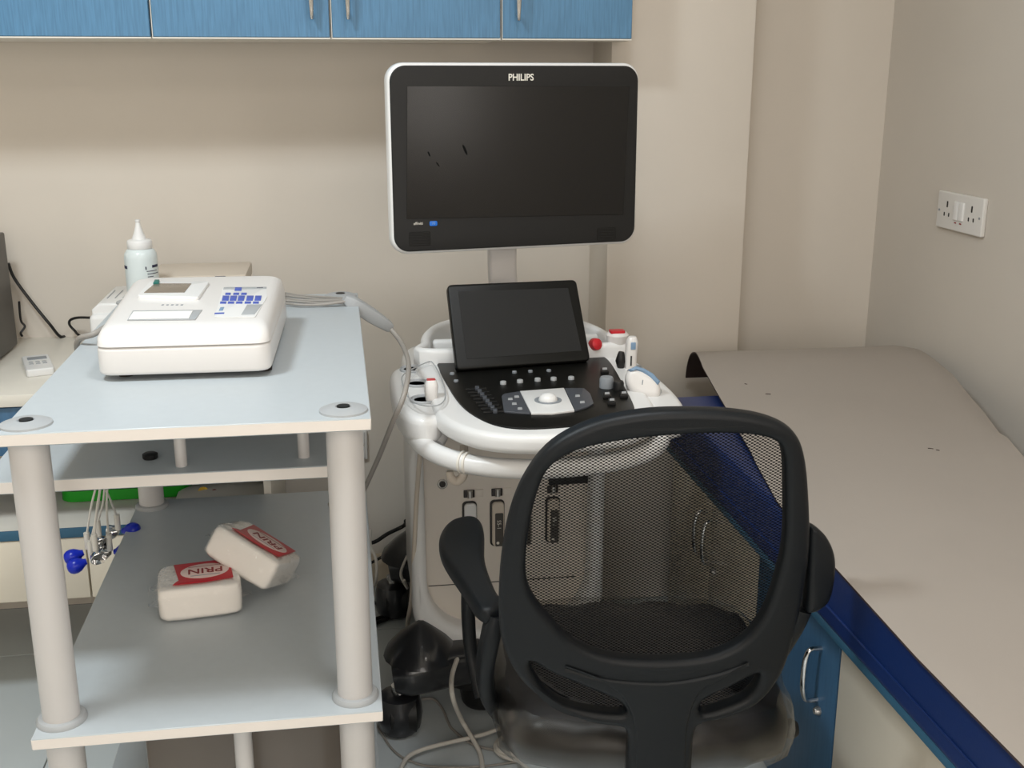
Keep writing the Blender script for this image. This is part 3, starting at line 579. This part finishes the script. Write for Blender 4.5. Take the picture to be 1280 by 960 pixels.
# rear tray
rt = c2([(.195, 2.40), (.180, 2.48), (.195, 2.58), (.235, 2.67), (.30, 2.72), (.40, 2.73), (.50, 2.71), (.57, 2.64), (.60, 2.54), (.605, 2.44), (.60, 2.40)])
MB().plate([rt], .04, .012, XY(.825), 3).build('rear_tray', M['white'], um)
rt2 = rt[-3:]+rt[:-3]
MB().tube([(p[0], p[1], .866) for p in rt2]+[(rt2[0][0], rt2[0][1], .866)], 0, 8, False, up=(0, 0, 1), sec=lambda t: rr(0, 0, .022, .052, .010, 3)).build('rear_tray_rim', M['white'], um)
bx('tray_divider', (.20, 2.525, .835), (.60, 2.548, .880), M['white'], um, .008, 3)
MB().lathe([(.013, 0), (.015, .006), (.013, .018), (.006, .022)], py(741, 431, 2.40), 18, V((.35, -.8, .25))).build('emergency_button', M['red'], um)
# monitor
ry = math.radians(9)
mc = py(646, 197, 2.45); MF = frame(mc, (math.cos(ry), math.sin(ry), 0), (0, .02, 1))
MF2 = lambda dz: (lambda p: MF((p[0], p[1], p[2]+dz)))
mn = MB().plate([rr(0, 0, .566, .397, .036, 10)], .040, .010, MF2(-.012), 4).build('monitor_shell', M['white'], um)
bz = MB().plate([rr(0, 0, .556, .385, .033, 10)], .012, .003, MF2(.006), 3).build('monitor', M['bezel'], um)
def mloc(u, v): q = pp(u, v, mc+MF.n*.012, MF.n)-mc; return (q.dot(MF.x), q.dot(MF.y))
so = [mloc(u, v) for u, v in ((508.5, 273), (779, 268.5), (786, 108.5), (508.5, 107))]
MB().plate([so], .002, .0004, MF2(.0122), 0).build('screen', M['screen'], bz)
a = mloc(651, 97); text('PHILIPS', .0195, frame(MF((a[0], a[1], .0123)), MF.x, MF.y), M['txt'], bz, bold=.0004, sx=.92)
a = mloc(523, 279); text('affiniti', .0085, frame(MF((a[0], a[1], .0123)), MF.x, MF.y), M['txt'], bz, ex=.0001)
a = mloc(542, 279); MB().plate([rr(a[0], a[1], .017, .0105, .003)], .0012, .0003, MF2(.0125), 1).build('badge', M['badge'], bz)
text('70', .008, frame(MF((a[0], a[1], .0132)), MF.x, MF.y), M['pblue'], bz, ex=.0001)
for u0, u1 in ((511, 539), (745, 772)):
    c0 = mloc((u0+u1)/2, 298 if u0 < 600 else 293); m_ = MB()
    m_.plate([rr(c0[0], c0[1], .047, .030, .003)], .001, .0003, MF2(.0122), 0)
    sg = m_.build('speaker_grille', M['keyb'], bz); m_ = MB()
    for i in range(8): m_.plate([rr(c0[0], c0[1]-.0125+.0036*i, .044, .0016, .0004, 1)], .001, .0002, MF2(.013), 0)
    m_.build('grille_bars', M['bezel'], bz)
for u, v, w_, h_, an in ((581, 187, .003, .024, -.4), (536, 192, .0018, .011, -.35), (547, 205, .0015, .012, -.6)):  # thin matte dark marks laid on the screen
    a = mloc(u, v); o = [(a[0]+w_*math.cos(t)+h_/2*math.sin(t)*math.sin(an), a[1]+h_/2*math.sin(t)*math.cos(an)) for t in [2*math.pi*i/16 for i in range(16)]]
    MB().plate([o], .0004, .0001, MF2(.0134), 0).build('dark_mark', M['dark_mark'], bz)
# monitor arm
sa = py(629, 330, 2.50)
MB().tube([mc+V((0, .03, -.05)), mc+V((-.02, .06, -.15)), (sa.x, 2.52, 1.06), (sa.x+.005, 2.52, .98), (sa.x+.02, 2.53, .84)], 0, smooth=5, up=(1, 0, 0), sec=lambda t: rr(0, 0, .035, .064, .008, 3)).build('monitor_arm', M['post'], um)
# touch screen
tb0 = pz(655, 457, .868); tilt = math.radians(31); r8 = math.radians(7)
tx = V((math.cos(r8), math.sin(r8), 0)); tu = V((-math.sin(r8)*math.sin(tilt), math.cos(r8)*math.sin(tilt), math.cos(tilt)))
TF = frame(tb0, tx, tu)
def tloc(u, v, k=0): q = pp(u, v, tb0+TF.n*k, TF.n)-tb0; return (q.dot(TF.x), q.dot(TF.y))
to = c2q([tloc(571, 463), tloc(738.5, 450.5), tloc(720.5, 349), tloc(559, 355.5)], .012)
tsn = MB().plate([to], .022, .005, lambda p: TF((p[0], p[1], p[2]-.011)), 3).build('touch_screen', M['keyb'], um)
MB().plate([[tloc(583, 449), tloc(727, 438.5), tloc(710, 360), tloc(572.5, 364.5)]], .001, .0003, lambda p: TF((p[0], p[1], p[2]+.0002)), 0).build('display', M['tscreen'], tsn)
MB().tube([tb0+tu*.05-TF.n*.02, tb0+tu*.02-TF.n*.03, tb0-V((0, -.03, .03))], .02, 12).build('touch_screen_hinge', M['blackp'], tsn)
# probes: things resting in the holders
def probe(name, lab, base, ax, prof, m, extras):
    r = thing(name, lab, 'probe', base); MB().lathe(prof, base, 24, ax).build('grip', m, r)
    for nm, pf, mm, off in extras: MB().lathe(pf, V(base)+ax.normalized()*off, 24, ax).build(nm, mm, r)
    return r
b = pz(539, 497, CZ); a_ = V((.05, .12, 1))
p1 = thing('ultrasound_probe', 'white probe with a red top in the clear holder left of the console', 'probe', b+V((0, 0, -.008)))
MB().tube([b+V((0, 0, -.006)), b+V((0, .002, .012)), b+V((.001, .004, .024)), b+V((.001, .006, .034))], 0, smooth=3, up=(0, 1, 0), sec=lambda t: [(x*lerpl([.8, 1, 1, .75], t), y*lerpl([.8, 1, 1, .75], t)) for x, y in rr(0, 0, .026, .028, .009, 4)]).build('grip', M['warmw'], p1)
MB().tube([b+V((.001, .006, .0335)), b+V((.001, .0062, .0365))], 0, up=(0, 1, 0), sec=lambda t: rr(0, 0, .017, .018, .003, 2)).build('red_cap', M['red'], p1)
b = pz(771, 446, CZ-.004)
p2 = thing('ultrasound_probe', 'stubby white probe with a red flat top at the back of the right holders', 'probe', b+V((0, 0, -.005)))
MB().lathe([(.016, -.004), (.017, .02), (.024, .038), (.026, .052), (.021, .058), (.005, .0585)], b, 24).build('grip', M['warmw'], p2)
MB().plate([rr(b.x-.002, b.y-.004, .034, .024, .005)], .006, .001, XY(b.z+.0605)).build('red_cap', M['red'], p2)
b = pz(788, 462, CZ-.004)
p3 = thing('ultrasound_probe', 'slim upright white probe with a grey square near its tip', 'probe', b+V((0, 0, -.005)))
MB().tube([b+V((0, 0, -.004)), b+V((.0, 0, .035)), b+V((.002, 0, .062)), b+V((.002, 0, .074))], 0, smooth=3, up=(0, 1, 0), sec=lambda t: [(x*k, y*k) for k in [lerpl([.9, 1, 1, .6], t)] for x, y in rr(0, 0, .026, .026, .010, 4)]).build('grip', M['warmw'], p3)
bx('button', (b.x-.004, b.y-.0145, b.z+.048), (b.x+.007, b.y-.012, b.z+.064), M['pblue'], p3, .001); bx('slot', (b.x-.004, b.y-.0142, b.z+.012), (b.x-.001, b.y-.012, b.z+.034), M['blackp'], p3, 0)
MB().tube([b+V((-.02, .004, .0)), b+V((-.022, .004, .02)), b+V((-.02, .004, .04))], [.006, .011, .006], 12, smooth=4).build('cable_boot', M['blackp'], p3)
b = pz(806, 490, CZ-.004)
p4 = thing('ultrasound_probe', 'wide curved white probe with a blue band in the front right holder', 'probe', b+V((0, 0, -.005)))
pf = frame(b+V((-.004, 0, .0)), (.93, -.25, -.25), (.1, .35, .93))
oo = c2([(-.030, -.004), (-.038, .016), (-.032, .036), (-.012, .044), (.012, .040), (.030, .028), (.036, .010), (.028, -.006), (.0, -.012)])
MB().plate([oo], .040, .014, pf, 4).build('grip', M['warmw'], p4)
arc_o = [(-.034, .034), (-.018, .0455), (.0, .0455), (.018, .0405), (.034, .0285), (.028, .0185), (.012, .030), (-.004, .036), (-.018, .0365), (-.028, .030)]
MB().plate([arc_o], .036, .006, lambda p: pf((p[0], p[1]+.001, p[2]+.003)), 2).build('blue_band', M['pblue'], p4)
MB().tube([pf((-.004, .012, .0195)), pf((-.003, .022, .0195))], .0012, 6).build('orientation_mark', M['grey'], p4)
# ================================================================== CABLES ROUND THE MACHINE
tag(MB().tube([py(531, 536, 2.14), py(526, 560, 2.20), py(521, 620, 2.30), py(517, 700, 2.35), py(514, 750, 2.40), (.121, 2.46, .20), (.12, 2.50, .10)], .0052, 10, smooth=6).build('probe_cable', M['tan']), 'long tan cable hanging straight down the left side of the scanner', 'cable')
fz = .006
ca_ = [tuple(py(577, 800, 2.40)), tuple(py(574, 816, 2.31)), tuple(py(565, 845, 2.22)), tuple(py(566, 872, 2.16)), tuple(pz(577, 900, .05)), tuple(pz(590, 922, .02)), tuple(pz(601, 945, fz)), tuple(pz(602, 975, fz)), tuple(pz(590, 1010, fz))]
tag(MB().tube(ca_, .0055, 10, smooth=6).build('probe_cable', M['wcab']), 'thick white cable dropping from the scanner front to the floor', 'cable')
tag(MB().tube([pz(u, v, fz+.008) for u, v in ((700, 896), (638, 907), (601, 919), (557, 929), (525, 938), (507, 949), (498, 970))], .005, 10, smooth=6).build('floor_cable', M['wcab']), 'white cable lying across the floor from under the chair to the trolley', 'cable')
tag(MB().tube([pz(u, v, fz+.012) for u, v in ((628, 905), (635, 922), (645, 945), (664, 965), (690, 980))], .005, 10, smooth=6).build('floor_cable', M['wcab']), 'white cable looping down beside the chair seat on the floor', 'cable')
tag(MB().tube([pz(u, v, .004) for u, v in ((470, 905), (479, 920), (492, 938), (510, 950), (540, 958), (600, 958), (660, 950))], .0025, 8, smooth=6).build('floor_wire', M['gcab']), 'thin grey wire curling on the floor by the front castor', 'cable')
tag(MB().tube([pz(u, v, .004) for u, v in ((527, 874), (542, 874), (553, 886), (560, 902), (566, 912), (590, 930), (620, 938))], .003, 8, smooth=6).build('floor_wire', M['gcab']), 'short grey wire running under the scanner base on the floor', 'cable')
lp = []
for i in range(46):
    t = i*.42; q = pz(668, 936, .0); lp.append((q.x+(.085+.006*math.sin(t*.7))*math.cos(t), q.y+(.06+.01*math.cos(t*.3))*math.sin(t), .006+.0022*(i/6)))
tag(MB().tube(lp, .0042, 8, smooth=4).build('coiled_cable', M['wcab']), 'coil of white cable on the floor under the chair\'s left side', 'cable')
tag(MB().tube([(-.02, 3.06, .17), py(463, 679, 3.05), py(485, 667, 3.05), py(505, 657, 3.04), (.15, 3.0, .24)], .006, 8, smooth=5).build('power_cord', M['black']), 'upper black cord slanting along the wall behind the scanner', 'cord')
tag(MB().tube([(-.02, 3.06, .06), py(463, 704, 3.06), py(489, 691, 3.05), (.15, 3.02, .13)], .0045, 8, smooth=5).build('power_cord', M['black']), 'lower black cord slanting along the skirting behind the scanner', 'cord')
tag(MB().tube([pz(u, v, .010) for u, v in ((440, 762), (466, 754), (485, 750), (490, 760), (485, 772), (472, 778), (466, 781), (470, 774), (488, 769), (505, 764), (508, 750), (520, 745))], .006, 8, smooth=6).build('power_cord', M['black']), 'black cord looped on the floor behind the trolley', 'cord')
tag(MB().tube([py(463, 662, 3.03), py(463, 682, 3.02), py(470, 700, 3.0), py(470, 725, 2.98), pz(466, 742, .006), pz(484, 750, .006)], .0045, 8, smooth=6).build('wall_wire', M['wcab']), 'pale wire hanging down the wall between trolley and scanner', 'cable')
tag(MB().tube([py(509, 695, 2.80), py(502, 712, 2.80), py(502, 722, 2.80), py(509, 735, 2.80), (.13, 2.78, .16)], .004, 8, smooth=6).build('side_wire', M['wcab']), 'short white wire bulging from the scanner\'s lower left side', 'cable')
# ================================================================== OFFICE CHAIR
ch = thing('office_chair', 'black mesh back office chair with plastic wrapped seat in the foreground', 'chair', (.47, 1.68, 0))
ya_ = math.radians(-4)
c0 = V((.44, 1.45, .45)); CX = V((math.cos(ya_), math.sin(ya_), 0)); CUP = V((.10*math.sin(ya_), -.10*math.cos(ya_), 1)).normalized()
CF = frame(c0, CX, CUP)                      # CF.n points to the camera side (behind the chair)
def cl(u, v): q = pp(u, v, c0, CF.n)-c0; return (q.dot(CF.x), q.dot(CF.y))
def bow(dz): return lambda p: CF((p[0], p[1], p[2]+dz-.12*(p[0]-.0)**2))
def cls(uv, n=5): return c2([cl(u, v) for u, v in uv], n)
outer = [(624, 770), (627, 700), (638, 640), (658, 592), (690, 553), (740, 526), (800, 513), (860, 510), (920, 513), (965, 523), (993, 541), (1005, 572), (1010, 625), (1011, 680), (1005, 730), (993, 785), (976, 838), (945, 876), (905, 893), (880, 898), (868, 906), (864, 930), (863, 985), (865, 1060), (779, 1060), (781, 985), (784, 930), (781, 908), (770, 903), (740, 899), (700, 885), (655, 852), (631, 812)]
hole = [(657, 712), (660, 665), (671, 615), (687, 582), (722, 560), (780, 547), (850, 540), (920, 539), (962, 546), (977, 562), (980, 605), (979, 675), (969, 722), (953, 765), (928, 796), (888, 815), (830, 821), (762, 817), (716, 799), (686, 770), (665, 742)]
wl_ = [(662, 824), (690, 838), (735, 856), (772, 872), (778, 887), (735, 884), (700, 874), (675, 853)]
wr_ = [(945, 838), (915, 852), (878, 870), (876, 886), (905, 879), (930, 868), (944, 852)]
MB().plate([cls(outer), cls(hole), cls(wl_), cls(wr_)], .032, .011, bow(0), 4).build('back_frame', M['chair'], ch)
MB().plate([cls([(700, 826), (742, 841), (772, 860), (788, 890), (792, 930), (792, 1000), (792, 1050), (853, 1050), (854, 1000), (855, 930), (859, 890), (872, 858), (902, 840), (936, 820), (895, 834), (830, 845), (750, 840)], 4)], .012, .005, bow(.0125), 3).build('back_spine', M['chair'], ch)
# hex mesh: every hole is real
import itertools
mo = [cl(u, v) for u, v in [(640, 770), (643, 705), (655, 645), (674, 595), (704, 560), (750, 538), (803, 527), (860, 524), (920, 526), (958, 534), (985, 551), (992, 580), (995, 625), (995, 680), (988, 728), (974, 778), (958, 830), (930, 868), (884, 888), (825, 895), (762, 892), (708, 876), (668, 845), (647, 808)]]
def inside(x, y):
    c = False; n = len(mo); j = n-1
    for i in range(n):
        xi, yi = mo[i]; xj, yj = mo[j]
        if (yi > y) != (yj > y) and x < (xj-xi)*(y-yi)/(yj-yi)+xi: c = not c
        j = i
    return c
px_, py_ = .00375, .00235; vs = []; fs = []
for j in range(-10, 260):
    y = j*py_
    for i in range(-45, 45):
        x = (i*2+(j % 2))*px_
        if not inside(x, y): continue
        k = len(vs); b_ = -.010
        for dx, dy in ((px_, 0), (0, py_), (-px_, 0), (0, -py_), (.0027, 0), (.0012, .00125), (-.0012, .00125), (-.0027, 0), (-.0012, -.00125), (.0012, -.00125)):
            X_, Y_ = x+dx, y+dy; vs.append(CF((X_, Y_, b_-.12*X_*X_)))
        fs += [(k, k+1, k+5, k+4), (k+1, k+6, k+5), (k+1, k+2, k+7, k+6), (k+2, k+3, k+8, k+7), (k+3, k+9, k+8), (k+3, k, k+4, k+9)]
mm_ = MB(); mm_.v = vs; mm_.f = fs; mm_.mi = [0]*len(fs)
cm = mm_.build('back_mesh', M['mesh'], ch); cm['kind'] = 'stuff'
# seat
sc_ = V((.475, 1.70, .455))
so = [(-.235, -.14), (-.20, -.205), (-.10, -.232), (0, -.238), (.10, -.232), (.20, -.205), (.235, -.14), (.243, 0), (.24, .12), (.215, .195), (.12, .225), (0, .23), (-.12, .225), (-.215, .195), (-.24, .12), (-.243, 0)]
so_ = c2(so, 4); n = len(so_); mb = MB(); prof = [(.80, -.045), (.93, -.040), (.99, -.020), (1.0, .0), (.985, .022), (.93, .040), (.80, .048), (.5, .046), (.2, .043)]
rz = Matrix.Rotation(math.radians(-7), 3, 'Z')
for k, z in prof: mb.v += [sc_+rz @ V((x*k, y*k, z+(.004*math.sin(i*1.7) if .9 < k < 1.01 else 0))) for i, (x, y) in enumerate(so_)]
mb.f = [(i*n+j, i*n+(j+1) % n, (i+1)*n+(j+1) % n, (i+1)*n+j) for i in range(len(prof)-1) for j in range(n)]+[tuple(range(n))[::-1], tuple((len(prof)-1)*n+j for j in range(n))]; mb.mi = [0]*len(mb.f)
st = mb.build('seat', M['seat'], ch, 60)
mb = MB(); pr2 = [(.95, -.046), (1.025, -.024), (1.04, .002), (1.02, .030), (.93, .053)]
for k, z in pr2: mb.v += [sc_+rz @ V((x*k*(1+.012*math.sin(i*2.3+z*60)), y*k*(1+.012*math.sin(i*1.9)), z)) for i, (x, y) in enumerate(so_)]
mb.f = [(i*n+j, i*n+(j+1) % n, (i+1)*n+(j+1) % n, (i+1)*n+j) for i in range(len(pr2)-1) for j in range(n)]; mb.mi = [0]*len(mb.f)
mb.build('plastic_wrap', M['bfilm'], st, 60)
# base
bc_ = V((.475, 1.70, 0))
bx('tilt_mechanism', (.40, 1.55, .365), (.55, 1.80, .412), M['blackp'], ch, .01)
MB().tube([CF((.01, -.04, .01)), (.452, 1.50, .375), (.46, 1.56, .375)], 0, smooth=4, up=(1, 0, 0), sec=lambda t: rr(0, 0, .03, .07, .01, 2)).build('spine_bracket', M['chair'], ch)
MB().lathe([(.026, .10), (.026, .25), (.015, .255), (.015, .37)], bc_, 20).build('gas_lift', M['blackp'], ch)
for i in range(5):
    a = math.radians(20+72*i); d = V((math.cos(a), math.sin(a), 0))
    lg = MB().tube([bc_+V((0, 0, .12)), bc_+d*.12+V((0, 0, .115)), bc_+d*.27+V((0, 0, .085))], [.028, .024, .016], 10, smooth=3).build('base_leg', M['blackp'], ch)
    p = bc_+d*.27; t_ = V((-d.y, d.x, 0))
    for s_ in (-.016, .003): MB().lathe([(.01, 0), (.025, 0), (.026, .003), (.026, .010), (.025, .013), (.01, .013)], p+t_*s_+V((0, 0, .026)), 18, t_).build('castor_wheel', M['blackp'], lg)
    MB().tube([p+V((0, 0, .035)), p+V((0, 0, .09))], .007, 8).build('castor_stem', M['steel'], lg)
MB().tube([(.60, 1.62, .392), (.70, 1.60, .398), (.725, 1.595, .398)], [.006, .006, .006], 10).build('tilt_lever', M['blackp'], ch)
MB().lathe([(.008, 0), (.016, .004), (.018, .012), (.012, .022)], (.715, 1.597, .398), 16, V((1, -.1, 0))).build('lever_knob', M['blackp'], ch)
# arm rests
AZ = .68
la = [pz(u, v, AZ) for u, v in ((597, 757), (575, 726), (553, 692), (549, 668), (560, 650), (580, 643), (598, 645), (605, 660), (606, 695), (618, 730), (628, 748), (618, 760))]
al = MB().plate([c2([(p.x, p.y) for p in la], 5)], .030, .012, XY(AZ-.015), 4).build('arm_pad', M['chair'], ch)
ra = [py(u, v, 1.415) for u, v in ((1006, 762), (1022, 759), (1035, 745), (1041, 715), (1040, 690), (1030, 668), (1014, 655), (1008, 662), (1007, 690), (1006, 740))]
ar = MB().plate([c2([(p.x, p.z) for p in ra], 5)], .030, .010, XZ(1.415), 4).build('arm_pad', M['chair'], ch)
sec_ = lambda t: rr(0, 0, .050, .022, .008, 3)
MB().tube([(.215, 1.58, AZ-.02), (.205, 1.575, .62), (.200, 1.60, .55), (.215, 1.65, .47), (.26, 1.70, .40), (.36, 1.70, .385)], 0, smooth=5, up=(0, 1, 0), sec=lambda t: rr(0, 0, .026, .048, .009, 3)).build('arm_support', M['chair'], ch)
MB().tube([(.20, 1.73, AZ-.02), (.19, 1.74, .62), (.192, 1.73, .52), (.205, 1.69, .45)], 0, smooth=5, up=(0, 1, 0), sec=lambda t: rr(0, 0, .022, .036, .008, 3)).build('arm_strut', M['chair'], ch)
MB().tube([(.650, 1.43, .72), (.640, 1.44, .68), (.625, 1.50, .58), (.615, 1.60, .50), (.615, 1.66, .42), (.56, 1.68, .385)], 0, smooth=5, up=(0, 1, 0), sec=lambda t: rr(0, 0, .026, .048, .009, 3)).build('arm_support', M['chair'], ch)
# ================================================================== EXAMINATION COUCH
bd = thing('examination_couch', 'blue and cream cabinet base of the examination couch by the right wall', 'couch', (1.1, 1.6, 0))
bX, bY0, bY1, bXr = .875, .35, 2.80, 1.275
bx('carcass', (bX+.02, bY0, .06), (bXr, bY1, .612), M['carc'], bd, 0)
bx('plinth', (bX+.03, bY0+.02, 0), (bXr-.03, bY1-.02, .06), M['dgrey'], bd, 0)
bx('couch_board', (.745, bY0-.02, .612), (bXr+.01, 2.45, .628), M['teal'], bd, .002)
for a, b, m_, h in ((2.47, 2.80, 'cream', 2.50), (2.152, 2.466, 'cream', 2.435), (1.738, 2.148, 'blued', 1.813), (1.30, 1.734, 'cream', None), (.86, 1.296, 'cream', None), (.36, .856, 'cream', None)):
    d = bx('door', (bX, a+.002, .012), (bX+.019, b-.002, .598), M[m_], bd, .001)
    if h:
        zc = .365 if m_ == 'blued' else .37
        MB().tube([(bX+.001, h, zc+.055), (bX-.022, h, zc+.054), (bX-.030, h, zc+.035), (bX-.032, h, zc), (bX-.030, h, zc-.035), (bX-.022, h, zc-.054), (bX+.001, h, zc-.055)], [.005, .005, .006, .0062, .006, .005, .005], 10, smooth=4).build('handle', M['chrome'], d)
        MB().lathe([(.009, 0), (.009, .006), (.006, .012), (.003, .0125)], (bX+.001, h-.012, zc-.072), 16, V((-1, 0, 0))).build('lock', M['steel'], d)
mt = thing('couch_mattress', 'navy blue vinyl mattress lying on the couch base under the beige sheet', 'mattress', (1.03, 1.4, .628))
MB().box((.735, bY0-.02, .629), (bXr, 2.44, .748), .018, 4).build('cushion', M['navy'], mt)
MB().tube([(.7342, bY0, .668), (.7342, 2.42, .668)], .0022, 6).build('seam', M['navy'], mt)
MB().tube([(.742, bY0, .7425), (.742, 2.42, .7425)], .003, 6).build('piping', M['navy'], mt)
# sheet
LX = [(.2, .70), (.96, .707), (1.19, .708), (1.48, .722), (1.725, .734), (1.98, .779), (2.29, .828), (2.55, .862), (2.70, .893), (2.9, .925), (3.2, .93)]
RX = [(.2, 1.20), (1.0, 1.24), (1.88, 1.291), (2.024, 1.338), (2.2, 1.398), (2.46, 1.47), (2.70, 1.50), (2.9, 1.50), (3.2, 1.50)]
def itp(T, y):
    for (a, b), (c, d) in zip(T, T[1:]):
        if y <= c: return b+(d-b)*max(0, (y-a)/(c-a))
    return T[-1][1]
prof = [(.34, .752), (.8, .752), (1.2, .752), (1.5, .752), (1.75, .752), (2.0, .753), (2.2, .756), (2.35, .762), (2.5, .772), (2.6, .778), (2.68, .776), (2.74, .766), (2.79, .748), (2.825, .722), (2.845, .695), (2.855, .668)]
P3 = crom([V((0, a, b)) for a, b in prof], 4); ns = len(P3); nt_ = 26
def sh(i, t, off):
    p = P3[i]; y = p.y; x0, x1 = itp(LX, y), itp(RX, y); x = x0+(x1-x0)*t
    tang = (P3[min(i+1, ns-1)]-P3[max(i-1, 0)]).normalized(); nrm = V((0, -tang.z, tang.y))
    z = .0035+ .0015*math.sin(7*x+3*y)
    if t > .93 and y > 2.0: z -= .010*(t-.93)/.07
    if t < .05 and y < 2.0: z -= .004*(.05-t)/.05
    return V((x, y, p.z+z))+nrm*off
sv = [sh(i, j/(nt_-1), .0035) for i in range(ns) for j in range(nt_)]+[sh(i, j/(nt_-1), 0) for i in range(ns) for j in range(nt_)]
N = ns*nt_; mb = MB()
mb.v = sv
for i in range(ns-1):
    for j in range(nt_-1):
        k = i*nt_+j; mb.f.append((k, k+1, k+nt_+1, k+nt_)); mb.mi.append(0); mb.f.append((N+k, N+k+nt_, N+k+nt_+1, N+k+1)); mb.mi.append(1)
    for j in (0, nt_-1):
        k = i*nt_+j; mb.f.append((k, k+nt_, N+k+nt_, N+k)); mb.mi.append(1)
for i in (0, ns-1):
    for j in range(nt_-1): k = i*nt_+j; mb.f.append((k, k+1, N+k+1, N+k)); mb.mi.append(0)
shr = tag(mb.build('couch_sheet', [M['sheet'], M['under']]), 'stiff beige vinyl sheet spread over the navy couch mattress', 'sheet')
for u, v, l in ((960, 494, 5), (932, 484, 2), (1163, 561, 4), (1172, 563, 2)):
    q = pz(u, v, .761 if v > 550 else .768); q.z = .7575+.003 if v > 550 else .768
    i = min(range(ns), key=lambda a: abs(P3[a].y-q.y)); q.z = P3[i].z+.0078+.0015*math.sin(7*q.x+3*q.y)
    MB().tube([q+V((-l*.0011, .002, 0)), q, q+V((l*.0011, -.003, 0))], .0008, 5).build('tear', M['under'], shr)
# ================================================================== SOCKETS
sk = thing('wall_socket', 'white double socket plate with two switches on the right wall', 'socket', (1.555, 2.635, 1.137))
SF = frame((1.555, 2.635, 1.137), (0, -1, 0), (0, 0, 1))     # out of the wall = -x
hw = .107
MB().plate([rr(0, 0, hw*2, .094, .004)], .012, .003, lambda p: SF((p[0], p[1], p[2]+.006)), 2).build('plate', M['plate'], sk)
for s_ in (-1, 1):
    MB().plate([rr(.012*s_, .004, .022, .046, .002)], .006, .0015, lambda p: SF((p[0], p[1], p[2]+.013)), 1).build('rocker_switch', M['white'], sk)
    MB().plate([rr(.012*s_, -.026, .008, .003, .001)], .002, .0004, lambda p: SF((p[0], p[1], p[2]+.0125)), 0).build('switch_mark', M['redd'], sk)
    cx = .058*s_
    for dx, dy, a, b in ((0, .016, .006, .016), (-.011, -.010, .005, .010), (.011, -.010, .005, .010)):
        MB().plate([rr(cx+dx, dy, a, b, .0022)], .002, .0003, lambda p: SF((p[0], p[1], p[2]+.0118)), 0).build('pin_hole', M['blackp'], sk)
    MB().lathe([(.003, 0), (.003, .0015)], SF((.095*s_, -.002, .0118)), 10, SF.n).build('screw', M['grey'], sk)
s2 = thing('wall_socket', 'small white switch plate low on the back wall, partly behind the trolley', 'socket', (.02, 3.1, .445))
MB().plate([rr(.008, .445, .085, .088, .004)], .012, .003, XZ(3.094), 2).build('plate', M['plate'], s2)
for zz_ in (.468, .424): MB().plate([rr(.012, zz_, .06, .034, .002)], .005, .001, XZ(3.087), 1).build('rocker_switch', M['white'], s2)
MB().lathe([(.004, 0), (.004, .002)], (.036, 3.0845, .446), 10, V((0, -1, 0))).build('indicator', M['blackp'], s2)
